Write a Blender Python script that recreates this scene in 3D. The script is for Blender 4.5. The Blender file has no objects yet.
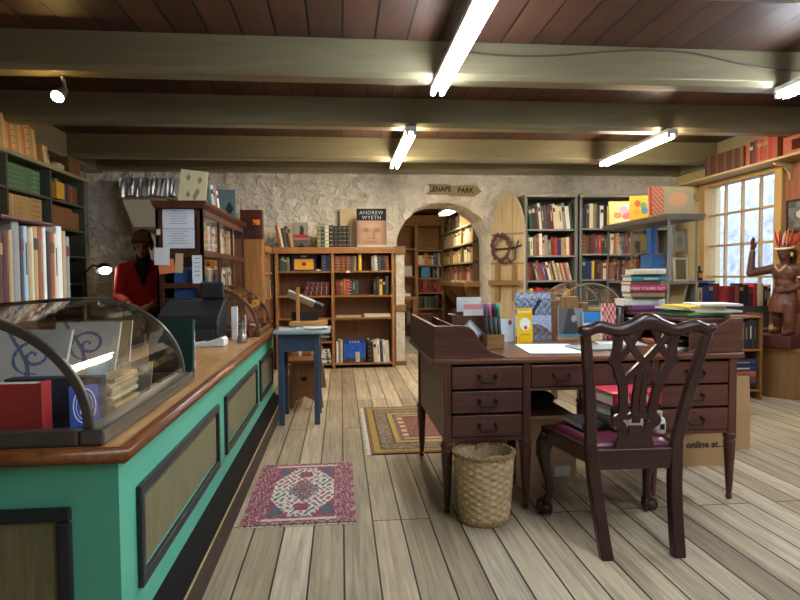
import bpy, bmesh, math, random
from mathutils import Vector, Matrix
rnd = random.Random(7)
SC = bpy.context.scene
COLL = SC.collection
PI = math.pi

# ------------------------------------------------------------------ materials
def lin(h):
    h = h.lstrip('#')
    out = []
    for i in (0, 2, 4):
        c = int(h[i:i+2], 16) / 255
        out.append(c / 12.92 if c <= .04045 else ((c + .055) / 1.055) ** 2.4)
    return (*out, 1)

_mc = {}
def nt(name):
    m = bpy.data.materials.new(name); m.use_nodes = True
    t = m.node_tree
    return m, t, t.nodes['Principled BSDF']

def M(hexc, rough=.6, var=.12, scale=30, bump=0, metal=0, spec=.4, stretch=(1, 1, 1)):
    """paint, cloth, paper, metal: one colour with a little procedural unevenness"""
    k = (hexc, rough, var, scale, bump, metal, spec, stretch)
    if k in _mc: return _mc[k]
    m, t, b = nt('surface_' + hexc)
    tc = t.nodes.new('ShaderNodeTexCoord'); mp = t.nodes.new('ShaderNodeMapping')
    mp.inputs['Scale'].default_value = stretch
    n = t.nodes.new('ShaderNodeTexNoise'); n.inputs['Scale'].default_value = scale; n.inputs['Detail'].default_value = 4
    t.links.new(tc.outputs['Object'], mp.inputs['Vector']); t.links.new(mp.outputs[0], n.inputs['Vector'])
    mx = t.nodes.new('ShaderNodeMix'); mx.data_type = 'RGBA'
    c = lin(hexc)
    mx.inputs[6].default_value = tuple(max(0, x * (1 - var)) for x in c[:3]) + (1,)
    mx.inputs[7].default_value = tuple(min(1, x * (1 + var)) for x in c[:3]) + (1,)
    t.links.new(n.outputs['Fac'], mx.inputs[0]); t.links.new(mx.outputs[2], b.inputs['Base Color'])
    b.inputs['Roughness'].default_value = rough; b.inputs['Metallic'].default_value = metal
    b.inputs['Specular IOR Level'].default_value = spec
    if bump:
        bp = t.nodes.new('ShaderNodeBump'); bp.inputs['Strength'].default_value = bump; bp.inputs['Distance'].default_value = .01
        t.links.new(n.outputs['Fac'], bp.inputs['Height']); t.links.new(bp.outputs[0], b.inputs['Normal'])
    _mc[k] = m
    return m

def W(c1, c2, axis='z', rough=.45, scale=9, bump=.08, spec=.4):
    """wood: grain stretched along one axis"""
    k = ('w', c1, c2, axis, rough, scale, bump, spec)
    if k in _mc: return _mc[k]
    m, t, b = nt('wood_' + c1)
    tc = t.nodes.new('ShaderNodeTexCoord'); mp = t.nodes.new('ShaderNodeMapping')
    s = {'x': (.07, 1, 1), 'y': (1, .07, 1), 'z': (1, 1, .07)}[axis]
    mp.inputs['Scale'].default_value = tuple(v * scale for v in s)
    n = t.nodes.new('ShaderNodeTexNoise'); n.inputs['Scale'].default_value = 5; n.inputs['Detail'].default_value = 7
    n.inputs['Distortion'].default_value = .6; n.inputs['Roughness'].default_value = .65
    t.links.new(tc.outputs['Object'], mp.inputs['Vector']); t.links.new(mp.outputs[0], n.inputs['Vector'])
    r = t.nodes.new('ShaderNodeValToRGB'); r.color_ramp.elements[0].color = lin(c1); r.color_ramp.elements[1].color = lin(c2)
    r.color_ramp.elements[0].position = .32; r.color_ramp.elements[1].position = .68
    t.links.new(n.outputs['Fac'], r.inputs[0]); t.links.new(r.outputs[0], b.inputs['Base Color'])
    b.inputs['Roughness'].default_value = rough; b.inputs['Specular IOR Level'].default_value = spec
    bp = t.nodes.new('ShaderNodeBump'); bp.inputs['Strength'].default_value = bump; bp.inputs['Distance'].default_value = .005
    t.links.new(n.outputs['Fac'], bp.inputs['Height']); t.links.new(bp.outputs[0], b.inputs['Normal'])
    _mc[k] = m
    return m

def planks(name, cols, width, length, mortar, gap, rough=.6, swap=True, grain=.35, nails=False, knots=False):
    """boards that run along Y: brick pattern with rows across X, each board its own tone, grain along it"""
    m, t, b = nt(name)
    tc = t.nodes.new('ShaderNodeTexCoord'); sp = t.nodes.new('ShaderNodeSeparateXYZ'); cb = t.nodes.new('ShaderNodeCombineXYZ')
    t.links.new(tc.outputs['Object'], sp.inputs[0])
    t.links.new(sp.outputs[1], cb.inputs[0]); t.links.new(sp.outputs[0], cb.inputs[1])
    br = t.nodes.new('ShaderNodeTexBrick'); br.offset = .37; br.offset_frequency = 3
    br.inputs['Scale'].default_value = 1; br.inputs['Brick Width'].default_value = length; br.inputs['Row Height'].default_value = width
    br.inputs['Mortar Size'].default_value = gap; br.inputs['Mortar Smooth'].default_value = .1; br.inputs['Bias'].default_value = 0
    br.inputs['Color1'].default_value = (0, 0, 0, 1); br.inputs['Color2'].default_value = (1, 1, 1, 1); br.inputs['Mortar'].default_value = (.5, .5, .5, 1)
    t.links.new(cb.outputs[0], br.inputs['Vector'])
    ramp = t.nodes.new('ShaderNodeValToRGB'); els = ramp.color_ramp.elements
    els[0].color = lin(cols[0]); els[1].color = lin(cols[-1])
    for i, c in enumerate(cols[1:-1]):
        e = els.new((i + 1) / (len(cols) - 1)); e.color = lin(c)
    t.links.new(br.outputs['Color'], ramp.inputs[0])
    mp = t.nodes.new('ShaderNodeMapping'); mp.inputs['Scale'].default_value = (38, 1.6, 10)
    n = t.nodes.new('ShaderNodeTexNoise'); n.inputs['Scale'].default_value = 1.0; n.inputs['Detail'].default_value = 8; n.inputs['Distortion'].default_value = 1.2
    # shift the grain per board
    ad = t.nodes.new('ShaderNodeVectorMath'); ad.operation = 'ADD'
    sc = t.nodes.new('ShaderNodeVectorMath'); sc.operation = 'SCALE'; sc.inputs['Scale'].default_value = 7
    t.links.new(br.outputs['Color'], sc.inputs[0]); t.links.new(tc.outputs['Object'], ad.inputs[0]); t.links.new(sc.outputs[0], ad.inputs[1])
    t.links.new(ad.outputs[0], mp.inputs['Vector']); t.links.new(mp.outputs[0], n.inputs['Vector'])
    n2 = t.nodes.new('ShaderNodeTexNoise'); n2.inputs['Scale'].default_value = 1.3; n2.inputs['Detail'].default_value = 5
    t.links.new(tc.outputs['Object'], n2.inputs['Vector'])
    mr = t.nodes.new('ShaderNodeMapRange'); mr.inputs[1].default_value = .3; mr.inputs[2].default_value = .7
    mr.inputs[3].default_value = 1 - grain; mr.inputs[4].default_value = 1 + grain * .6
    t.links.new(n.outputs['Fac'], mr.inputs[0])
    mr2 = t.nodes.new('ShaderNodeMapRange'); mr2.inputs[1].default_value = .3; mr2.inputs[2].default_value = .7
    mr2.inputs[3].default_value = .86; mr2.inputs[4].default_value = 1.12
    t.links.new(n2.outputs['Fac'], mr2.inputs[0])
    mu = t.nodes.new('ShaderNodeMath'); mu.operation = 'MULTIPLY'; t.links.new(mr.outputs[0], mu.inputs[0]); t.links.new(mr2.outputs[0], mu.inputs[1])
    v = t.nodes.new('ShaderNodeVectorMath'); v.operation = 'SCALE'
    t.links.new(ramp.outputs[0], v.inputs[0]); t.links.new(mu.outputs[0], v.inputs['Scale'])
    mx = t.nodes.new('ShaderNodeMix'); mx.data_type = 'RGBA'
    t.links.new(br.outputs['Fac'], mx.inputs[0]); t.links.new(v.outputs[0], mx.inputs[6]); mx.inputs[7].default_value = lin(mortar)
    out = mx.outputs[2]
    if knots:
        vo = t.nodes.new('ShaderNodeTexVoronoi'); vo.inputs['Scale'].default_value = 1
        mk = t.nodes.new('ShaderNodeMapping'); mk.inputs['Scale'].default_value = (5, 1.7, 1)
        t.links.new(tc.outputs['Object'], mk.inputs['Vector']); t.links.new(mk.outputs[0], vo.inputs['Vector'])
        r2 = t.nodes.new('ShaderNodeMapRange'); r2.inputs[1].default_value = .02; r2.inputs[2].default_value = .1; r2.inputs[3].default_value = .55; r2.inputs[4].default_value = 0
        t.links.new(vo.outputs['Distance'], r2.inputs[0])
        m3 = t.nodes.new('ShaderNodeMix'); m3.data_type = 'RGBA'; m3.inputs[7].default_value = lin('6b5238')
        t.links.new(r2.outputs[0], m3.inputs[0]); t.links.new(out, m3.inputs[6]); out = m3.outputs[2]
    t.links.new(out, b.inputs['Base Color'])
    b.inputs['Roughness'].default_value = rough; b.inputs['Specular IOR Level'].default_value = .3
    bp = t.nodes.new('ShaderNodeBump'); bp.inputs['Strength'].default_value = .5; bp.inputs['Distance'].default_value = .004; bp.invert = True
    t.links.new(br.outputs['Fac'], bp.inputs['Height']); t.links.new(bp.outputs[0], b.inputs['Normal'])
    return m

def plaster(name, c1, c2, c3, bump=.8, scale=6.0):
    """lumpy whitewashed masonry"""
    m, t, b = nt(name)
    tc = t.nodes.new('ShaderNodeTexCoord')
    n = t.nodes.new('ShaderNodeTexNoise'); n.inputs['Scale'].default_value = scale; n.inputs['Detail'].default_value = 7; n.inputs['Roughness'].default_value = .62; n.inputs['Distortion'].default_value = 1.1
    n2 = t.nodes.new('ShaderNodeTexNoise'); n2.inputs['Scale'].default_value = 1.1; n2.inputs['Detail'].default_value = 3
    vo = t.nodes.new('ShaderNodeTexVoronoi'); vo.feature = 'SMOOTH_F1'; vo.inputs['Scale'].default_value = scale * 1.1
    for x in (n, n2): t.links.new(tc.outputs['Object'], x.inputs['Vector'])
    mv = t.nodes.new('ShaderNodeMix'); mv.data_type = 'RGBA'; mv.inputs[0].default_value = .25
    t.links.new(tc.outputs['Object'], mv.inputs[6]); t.links.new(n.outputs['Color'], mv.inputs[7]); t.links.new(mv.outputs[2], vo.inputs['Vector'])
    r = t.nodes.new('ShaderNodeValToRGB'); e = r.color_ramp.elements
    e[0].color = lin(c2); e[0].position = .3; e[1].color = lin(c1); e[1].position = .6
    t.links.new(n.outputs['Fac'], r.inputs[0])
    mx = t.nodes.new('ShaderNodeMix'); mx.data_type = 'RGBA'; mx.inputs[7].default_value = lin(c3)
    mr = t.nodes.new('ShaderNodeMapRange'); mr.inputs[1].default_value = .5; mr.inputs[2].default_value = .72; mr.inputs[4].default_value = .7
    t.links.new(n2.outputs['Fac'], mr.inputs[0]); t.links.new(mr.outputs[0], mx.inputs[0]); t.links.new(r.outputs[0], mx.inputs[6])
    t.links.new(mx.outputs[2], b.inputs['Base Color']); b.inputs['Roughness'].default_value = .9; b.inputs['Specular IOR Level'].default_value = .15
    ad = t.nodes.new('ShaderNodeMath'); ad.operation = 'ADD'; t.links.new(n.outputs['Fac'], ad.inputs[0]); t.links.new(vo.outputs['Distance'], ad.inputs[1])
    bp = t.nodes.new('ShaderNodeBump'); bp.inputs['Strength'].default_value = bump; bp.inputs['Distance'].default_value = .06
    t.links.new(ad.outputs[0], bp.inputs['Height']); t.links.new(bp.outputs[0], b.inputs['Normal'])
    return m

def emit(name, hexc, strength):
    m, t, b = nt(name)
    b.inputs['Base Color'].default_value = lin('ffffff'); b.inputs['Emission Color'].default_value = lin(hexc); b.inputs['Emission Strength'].default_value = strength
    return m

def glass(name, tint='ffffff', ior=1.45):
    m = bpy.data.materials.new(name); m.use_nodes = True; t = m.node_tree; t.nodes.clear()
    o = t.nodes.new('ShaderNodeOutputMaterial'); mx = t.nodes.new('ShaderNodeMixShader'); lw = t.nodes.new('ShaderNodeLayerWeight'); lw.inputs[0].default_value = .5; pw = t.nodes.new('ShaderNodeMath'); pw.operation = 'POWER'; pw.inputs[1].default_value = 3.5
    f = t.nodes.new('ShaderNodeMapRange'); f.inputs[3].default_value = .035; f.inputs[4].default_value = .6; t.links.new(lw.outputs['Facing'], pw.inputs[0]); t.links.new(pw.outputs[0], f.inputs[0])
    a = t.nodes.new('ShaderNodeBsdfTransparent'); a.inputs[0].default_value = lin(tint); g = t.nodes.new('ShaderNodeBsdfGlossy'); g.inputs['Roughness'].default_value = .03
    t.links.new(f.outputs[0], mx.inputs[0]); t.links.new(a.outputs[0], mx.inputs[1]); t.links.new(g.outputs[0], mx.inputs[2]); t.links.new(mx.outputs[0], o.inputs[0])
    return m

def vcol_mat():
    m, t, b = nt('printed_pattern')
    a = t.nodes.new('ShaderNodeVertexColor'); a.layer_name = 'Col'
    t.links.new(a.outputs[0], b.inputs['Base Color']); b.inputs['Roughness'].default_value = .75; b.inputs['Specular IOR Level'].default_value = .25
    return m
PRINT = vcol_mat()
GLASS = glass('clear_glass'); PANE = glass('window_glass', 'f4f9ff')

# ------------------------------------------------------------------ mesh builder
WL = {}
class MB:
    def __init__(s): s.v = []; s.f = []; s.m = []
    def add(s, vs, fs, mi=0):
        o = len(s.v); s.v += [tuple(p) for p in vs]; s.f += [[i + o for i in f] for f in fs]; s.m += [mi] * len(fs); return s
    def box(s, x0, x1, y0, y1, z0, z1, mi=0, mat=None):
        vs = [Vector((x, y, z)) for z in (z0, z1) for y in (y0, y1) for x in (x0, x1)]
        if mat is not None: vs = [mat @ p for p in vs]
        return s.add(vs, [[0, 2, 3, 1], [4, 5, 7, 6], [0, 1, 5, 4], [2, 6, 7, 3], [0, 4, 6, 2], [1, 3, 7, 5]], mi)
    def prism(s, pts, axis, a, b, mi=0, mat=None):
        n = len(pts)
        def P(p, h): return Vector({'x': (h, p[0], p[1]), 'y': (p[0], h, p[1]), 'z': (p[0], p[1], h)}[axis])
        vs = [P(p, a) for p in pts] + [P(p, b) for p in pts]
        if mat is not None: vs = [mat @ p for p in vs]
        return s.add(vs, [list(range(n))[::-1], list(range(n, 2 * n))] + [[i, (i + 1) % n, (i + 1) % n + n, i + n] for i in range(n)], mi)
    def tube(s, pts, r, n=8, mi=0, closed=False, flat=1.0, up=None):
        pts = [Vector(p) for p in pts]; k = len(pts)
        rr = r if isinstance(r, (list, tuple)) else [r] * k
        vs = []; prev = None
        for i, p in enumerate(pts):
            if closed: d = pts[(i + 1) % k] - pts[i - 1]
            else: d = pts[min(i + 1, k - 1)] - pts[max(i - 1, 0)]
            d.normalize()
            if prev is None:
                u = Vector(up) if up else (Vector((0, 0, 1)) if abs(d.z) < .9 else Vector((1, 0, 0)))
            else: u = prev
            u = (u - d * u.dot(d)).normalized(); prev = u; w = d.cross(u)
            for j in range(n):
                a = 2 * PI * (j + .5) / n; vs.append(p + u * math.cos(a) * rr[i] + w * math.sin(a) * rr[i] * flat)
        fs = [[i * n + j, i * n + (j + 1) % n, ((i + 1) % k) * n + (j + 1) % n, ((i + 1) % k) * n + j] for i in range(k if closed else k - 1) for j in range(n)]
        if not closed: fs += [list(range(n))[::-1], [(k - 1) * n + j for j in range(n)]]
        return s.add(vs, fs, mi)
    def lathe(s, prof, cx=0, cy=0, n=24, mi=0, sx=1, sy=1):
        vs = []; k = len(prof)
        for r, z in prof:
            for j in range(n):
                a = 2 * PI * j / n; vs.append((cx + r * sx * math.cos(a), cy + r * sy * math.sin(a), z))
        fs = [[i * n + j, i * n + (j + 1) % n, (i + 1) * n + (j + 1) % n, (i + 1) * n + j] for i in range(k - 1) for j in range(n)]
        fs += [list(range(n))[::-1], [(k - 1) * n + j for j in range(n)]]
        return s.add(vs, fs, mi)
    def ell(s, c, r, mi=0, nu=16, nv=10, mat=None):
        vs = []
        for i in range(1, nv):
            t = PI * i / nv
            for j in range(nu):
                a = 2 * PI * j / nu; vs.append(Vector((r[0] * math.sin(t) * math.cos(a), r[1] * math.sin(t) * math.sin(a), r[2] * math.cos(t))))
        vs += [Vector((0, 0, r[2])), Vector((0, 0, -r[2]))]
        if mat is not None: vs = [mat @ p for p in vs]
        vs = [p + Vector(c) for p in vs]
        T = (nv - 1) * nu
        fs = [[i * nu + j, (i + 1) * nu + j, (i + 1) * nu + (j + 1) % nu, i * nu + (j + 1) % nu] for i in range(nv - 2) for j in range(nu)]
        fs += [[T, j, (j + 1) % nu] for j in range(nu)] + [[T + 1, (nv - 2) * nu + (j + 1) % nu, (nv - 2) * nu + j] for j in range(nu)]
        return s.add(vs, fs, mi)
    def build(s, name, mats, parent=None, bevel=0, smooth=False, origin=None, seg=2, remesh=0, sm=0, cols=None):
        if not isinstance(mats, (list, tuple)): mats = [mats]
        if parent is not None: off = Vector(WL[parent.name])
        elif origin is not None: off = Vector(origin)
        else:
            xs, ys, zs = zip(*s.v); off = Vector(((min(xs) + max(xs)) / 2, (min(ys) + max(ys)) / 2, min(zs)))
        me = bpy.data.meshes.new(name)
        me.from_pydata([tuple(Vector(p) - off) for p in s.v], [], s.f)
        for m in mats: me.materials.append(m)
        for p, mi in zip(me.polygons, s.m): p.material_index = mi
        bm = bmesh.new(); bm.from_mesh(me); bmesh.ops.recalc_face_normals(bm, faces=bm.faces); bm.to_mesh(me); bm.free()
        if smooth: me.shade_smooth()
        if cols is not None:
            ca = me.color_attributes.new('Col', 'FLOAT_COLOR', 'CORNER')
            for p in me.polygons:
                c = cols[p.index]
                for li in p.loop_indices: ca.data[li].color = c
        o = bpy.data.objects.new(name, me); COLL.objects.link(o)
        if parent is None: o.location = off
        else: o.parent = parent
        WL[o.name] = tuple(off)
        if bevel:
            b = o.modifiers.new('Bevel', 'BEVEL'); b.width = bevel; b.segments = seg; b.limit_method = 'ANGLE'; b.angle_limit = .6
            b.harden_normals = False
        if remesh:
            r = o.modifiers.new('Remesh', 'REMESH'); r.mode = 'VOXEL'; r.voxel_size = remesh; r.use_smooth_shade = True
        if sm:
            q = o.modifiers.new('Smooth', 'SMOOTH'); q.factor = .5; q.iterations = sm
        return o

def tag(o, label, cat, group=None, kind=None):
    if label: o['label'] = label
    if cat: o['category'] = cat
    if group: o['group'] = group
    if kind: o['kind'] = kind
    return o
def thing(name, label, cat, loc=(0, 0, 0), group=None):
    o = bpy.data.objects.new(name, None); COLL.objects.link(o); o.location = loc; o.empty_display_size = .05
    WL[o.name] = tuple(loc); return tag(o, label, cat, group)
def struct(o): o['kind'] = 'structure'; return o
def B(*a): return MB().box(*a)
def place(o, loc, rz=0, rx=0, ry=0):
    o.location = loc; o.rotation_euler = (rx, ry, rz); return o
def text(s, size, parent, loc, mat, rx=PI / 2, ry=0, rz=0, ext=.0006, align='CENTER', name='lettering', sx=1.0, sp=1.0, bold=0):
    """raised lettering; loc in the parent's own frame"""
    c = bpy.data.curves.new(name, 'FONT'); c.body = s; c.size = size; c.extrude = ext; c.align_x = align; c.align_y = 'CENTER'; c.space_character = sp; c.offset = bold
    c.materials.append(mat); tmp = bpy.data.objects.new(name + '_curve', c); COLL.objects.link(tmp)
    dg = bpy.context.evaluated_depsgraph_get(); me = bpy.data.meshes.new_from_object(tmp.evaluated_get(dg)); me.name = name
    bpy.data.objects.remove(tmp); bpy.data.curves.remove(c)
    o = bpy.data.objects.new(name, me); COLL.objects.link(o); o.parent = parent; o.location = loc; o.rotation_euler = (rx, ry, rz); o.scale = (sx, 1, 1)
    if not me.materials: me.materials.append(mat)
    WL[o.name] = (0, 0, 0); return o
def plate(name, w, h, t, fn, nx, ny, parent=None, mat=None, back='d8d2c4', flat=False):
    """a thin printed board: x 0..w, z 0..h (or y 0..h lying flat), picture on the -Y (or top) side from fn(u, v) -> hex or rgb"""
    mb = MB(); cols = []
    def P(u, v, d):
        p = Vector((u * w, -d, v * h)) if not flat else Vector((u * w, v * h, d))
        return mat @ p if mat is not None else p
    vs = [P(i / nx, j / ny, t) for j in range(ny + 1) for i in range(nx + 1)]
    fs = []
    for j in range(ny):
        for i in range(nx):
            a = j * (nx + 1) + i; fs.append([a, a + 1, a + nx + 2, a + nx + 1])
            c = fn((i + .5) / nx, (j + .5) / ny); cols.append(lin(c) if isinstance(c, str) else (*c[:3], 1))
    per = [i for i in range(nx + 1)] + [(j + 1) * (nx + 1) + nx for j in range(ny)] + [ny * (nx + 1) + i for i in range(nx - 1, -1, -1)] + [j * (nx + 1) for j in range(ny - 1, 0, -1)]
    n0 = len(vs); bk = []
    for q in per:
        i, j = q % (nx + 1), q // (nx + 1); vs.append(P(i / nx, j / ny, 0))
    k = len(per)
    for i in range(k): fs.append([per[i], n0 + i, n0 + (i + 1) % k, per[(i + 1) % k]]); cols.append(lin(back))
    fs.append([n0 + i for i in range(k)]); cols.append(lin(back))
    mb.add(vs, fs, 0)
    return mb.build(name, PRINT, parent, cols=cols, origin=(0, 0, 0) if parent is None else None)

ORD = 'first second third fourth fifth sixth seventh eighth ninth tenth eleventh twelfth thirteenth fourteenth fifteenth sixteenth seventeenth eighteenth nineteenth'.split()
for tens, ten in (('twenty', 'twentieth'), ('thirty', 'thirtieth'), ('forty', 'fortieth'), ('fifty', 'fiftieth')):
    ORD += [ten] + [f'{tens}-{q}' for q in ORD[:9]]
COL = {'dark red': '6a2022', 'red': 'a82c2c', 'brown': '6b4128', 'dark brown': '452a1c', 'tan': 'b59768', 'cream': 'dccfae', 'white': 'e6e2d8', 'black': '202023', 'dark green': '24463a',
       'green': '44714b', 'navy': '24305a', 'blue': '3563a0', 'grey': '8b8a85', 'yellow': 'dcb53e', 'orange': 'cf7a38', 'maroon': '551d28', 'olive': '77764a', 'pink': 'd08a94',
       'teal': '357b82', 'purple': '6a3467', 'rust': '97502f', 'pale blue': 'a3b8ca', 'dark grey': '45474b', 'gold': 'b8935a', 'buff': 'd9a866'}
PAGES = M('d9cdb2', .9, .1, 60, stretch=(8, 1, 1)); GILT = M('9a834e', .5, .15); INKL = M('3a342c', .6, .1); PALE = M('b9b2a0', .6, .1)
def book_mb(t, d, h, style=0, curved=True):
    """upright book: x 0..t across the spine, spine at y=0, fore-edge at y=d"""
    mb = MB(); b = min(.003, t * .16)
    mb.prism([(0, d), (0, .005), (t * .14, .0012), (t * .5, 0), (t * .86, .0012), (t, .005), (t, d), (t - b, d), (t - b, .007), (b, .007), (b, d)], 'z', 0, h, 0)
    mb.box(b, t - b, .007, d - .004, .003, h - .004, 1)
    if style == 1: mb.box(t * .12, t * .88, -.0008, .004, h * .68, h * .84, 2)
    elif style == 2:
        for q in (.1, .3, .5, .68, .88): mb.box(t * .08, t * .92, -.0014, .004, h * q, h * q + .006, 2)
    elif style == 3: mb.box(t * .38, t * .62, -.0008, .004, h * .35, h * .78, 2)
    return mb
def book(name, t, d, h, col, label, group=None, style=0, loc=(0, 0, 0), rz=0, rx=0, ry=0, accent=None, cat='book'):
    o = book_mb(t, d, h, style).build(name, [M(COL.get(col, col), .55, .14, 40), PAGES, accent or (rnd.choice((INKL, M(COL['dark red'], .55, .14, 40), INKL)) if col in ('cream', 'white', 'tan', 'grey', 'buff', 'yellow', 'pale blue', 'pink') else rnd.choice((GILT, PALE, GILT, M(COL['brown'], .55, .14, 40))))], origin=(0, 0, 0))
    tag(o, label, cat, group); return place(o, loc, rz, rx, ry)
def row(length, origin, rz, shelf, ref, group, hs, ts, depth, pal, lean=0.0, lean_from=0.0, fill=1.0, rev=False, kind='book', start=0, styles=(0, 0, 1, 2, 3), name='book'):
    """a row of books from origin along the local x axis turned by rz; spines look along local -y; from lean_from on they lean back on the ones before"""
    cs = math.cos(rz), math.sin(rz); lst = []; x = 0; leaning = False
    while x < length * fill:
        t = rnd.uniform(*ts); h = rnd.uniform(*hs); a = 0
        if lean and x >= lean_from * length:
            a = -lean
            if not leaning: x += h * math.sin(lean); leaning = True
        if x + t / math.cos(a) > length: break
        lst.append((x, t, h, a)); x += t / math.cos(a) + .0012
    n = len(lst); objs = []
    for i, (x, t, h, a) in enumerate(lst):
        c = pal[i % len(pal)] if isinstance(pal, tuple) else rnd.choice(pal)
        k = n - 1 - i if rev else i
        wx = origin[0] + cs[0] * x; wy = origin[1] + cs[1] * x
        size = 'tall ' if h > hs[0] + .75 * (hs[1] - hs[0]) else ('short ' if h < hs[0] + .2 * (hs[1] - hs[0]) else '')
        if hs[1] - hs[0] < .02: size = ''
        lab = f'{size}{c} {kind}, {ORD[k + start]} {ref}, {shelf}'
        objs.append(book(name, t, depth * rnd.uniform(.86, 1), h, c, lab, group, rnd.choice(styles), (wx, wy, origin[2]), rz, 0, a))
    return objs
# ------------------------------------------------------------------ the room (metres: X right, Y away from the camera, Z up)
XL, XR, YB = -3.3, 4.85, 8.3
FLOOR = planks('floor_boards', ['8f7d63', 'b09d80', 'c0af93', 'a08d70', 'c8b99f'], .141, 2.9, '241b12', .0042, .6, knots=True)
struct(B(XL - .3, XR + .2, -2.2, 12.6, -.1, 0).build('floor', FLOOR, origin=(0, 0, 0)))
CEIL = planks('ceiling_boards', ['3a261d', '4c3022', '5a3a2b', '432a1f'], .225, 30, '080403', .008, .5, grain=.25)
struct(B(XL - .3, XR + .2, -2.2, 12.6, 2.86, 2.96).build('ceiling', CEIL, origin=(.03, 0, 0)))
PLAST = plaster('whitewashed_stone', 'f6f0e4', 'e0d6c4', 'd6cab4', .95, 9)
PLASTL = plaster('bare_stone', 'b3a088', '6f5d49', '8c7a62', .95, 5)
# back wall with its arched opening
arc = [(1.44 + .665 * math.cos(a), 1.62 + .6 * math.sin(a)) for a in [PI * i / 24 for i in range(25)]]
jit = random.Random(3)
arc = [(x + jit.uniform(-.012, .012), z + jit.uniform(-.012, .012)) for x, z in arc]
outl = [(XL - .2, 0), (XL - .2, 2.86), (XR + .2, 2.86), (XR + .2, 0), (2.11, 0), (2.11, 1.0)] + arc + [(.775, .9), (.77, 0)]
struct(MB().prism(outl, 'y', YB, YB + .7).build('wall_back', PLAST, origin=(0, 0, 0)))
struct(B(XL - .3, XL, -2.2, YB, 0, 2.86).build('wall_left', PLASTL, origin=(0, 0, 0)))
CREAM = M('c2b083', .55, .07, 12)
# right wall with two window openings (the nearer one is beside the camera)
wr = [(-2.2, 0), (-2.2, 2.86), (YB, 2.86), (YB, 0)]
mb = MB()
for y0, y1, z0, z1 in ((-2.2, 1.2, 0, 2.86), (1.2, 2.9, 0, .8), (1.2, 2.9, 2.36, 2.86), (2.9, 6.24, 0, 2.86), (6.24, 7.58, 0, .8), (6.24, 7.58, 2.36, 2.86), (7.58, YB, 0, 2.86)):
    mb.box(XR, XR + .2, y0, y1, z0, z1)
struct(mb.build('wall_right', CREAM, origin=(0, 0, 0)))
PANELW = W('6e3d22', '8a5230', 'z', .5, 7)
struct(B(XR - .03, XR, 2.95, 6.12, 0, 2.36).build('trim_1', PANELW))
# the passage room beyond the arch
WARMW = W('7a532c', '9c7040', 'x', .6, 6)
struct(B(-1.2, 3.6, 12.3, 12.4, 0, 2.86).build('wall_passage_back', WARMW, origin=(0, 0, 0)))
struct(B(-.4, -.3, 9.0, 12.3, 0, 2.86).build('wall_passage_left', PLAST, origin=(0, 0, 0)))
struct(B(2.5, 2.6, 9.0, 12.3, 0, 2.86).build('wall_passage_right', PLAST, origin=(0, 0, 0)))
struct(B(-.3, 2.5, 9.3, 12.3, .0, .006).build('floor_passage', M('8f9080', .6, .15, 3), origin=(0, 0, 0)))
struct(B(-.3, 2.5, 9.02, 12.3, 2.46, 2.5).build('ceiling_passage', W('5b4128', '79582f', 'x', .6, 5), origin=(0, 0, 0)))
# ceiling beams
BEAMC = W('706850', '80775c', 'x', .28, 3, .03)
def beam(yc, w=.2, z0=2.6):
    c = .035; y0, y1 = yc - w / 2, yc + w / 2
    o = MB().prism([(y0, 2.87), (y0, z0 + c), (y0 + c, z0), (y1 - c, z0), (y1, z0 + c), (y1, 2.87)], 'x', XL, XR).build('trim_beam', BEAMC, bevel=.006)
    struct(o)
for yc in (-.1, 1.4, 2.9, 4.37, 5.75, 7.36, 8.19): beam(yc)
struct(B(XL, XL + .2, -2.2, YB, 2.58, 2.86).build('trim_plate_left', BEAMC)); struct(B(XR - .07, XR, 2.9, YB, 2.6, 2.86).build('trim_plate_right', BEAMC))

# window_1 with its sashes
FRAME = M('a88650', .5, .1, 20); MUNT = M('a88c5e', .5, .08, 20)
def window(name, y0, y1, z0, z1, nc, zs):
    r = bpy.data.objects.new(name, None); COLL.objects.link(r); r.location = (XR, (y0 + y1) / 2, z0); WL[name] = tuple(r.location); r['kind'] = 'structure'
    mb = MB(); x0, x1 = XR - .05, XR + .12
    for b in ((x0, x1, y0 - .09, y0 + .03, z0 - .05, z1 + .09), (x0, x1, y1 - .03, y1 + .09, z0 - .05, z1 + .09), (x0, x1, y0 + .03, y1 - .03, z1 - .03, z1 + .09), (x0 - .07, x1, y0 - .1, y1 + .1, z0 - .05, z0 + .01)): mb.box(*b)
    mb.build('window_frame', FRAME, r, bevel=.006)
    for i in range(1, nc):
        yy = y0 + .03 + (y1 - y0 - .06) * i / nc; B(XR + .02, XR + .06, yy - .014, yy + .014, z0, z1 - .03).build('muntin', MUNT, r, bevel=.004)
    for zz in zs: B(XR + .018, XR + .062, y0 + .03, y1 - .03, zz - .014, zz + .014).build('muntin', MUNT, r, bevel=.004)
    B(XR + .038, XR + .042, y0 + .03, y1 - .03, z0 + .01, z1 - .03).build('pane', PANE, r)
window('window_1', 6.24, 7.58, .8, 2.36, 4, (1.16, 1.56, 1.96))
window('window_2', 1.2, 2.9, .8, 2.36, 5, (1.16, 1.56, 1.96))
struct(B(XL - .3, XR + .2, -2.3, -2.2, 0, 2.86).build('wall_front', M('9a9078', .7, .1, 6)))
# outside: a rubble wall across a yard
struct(B(XR + .2, 14, -3, 14, -.4, -.3).build('ground_outside', M('8d8f8a', .9, .2, 3), origin=(0, 0, 0)))
OUTW = plaster('rubble_wall_outside', 'e2e3e6', 'a0a0a8', 'ccd0d8', .9, 4)
struct(B(7.6, 7.9, 8.4, 14.0, -.3, 2.85).build('wall_outside', OUTW, origin=(0, 0, 0)))
struct(MB().box(7.55, 7.85, 12.5, 13.0, -.3, 5).build('wall_outside_pier', M('aeb6c6', .8, .12, 5)))

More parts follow.
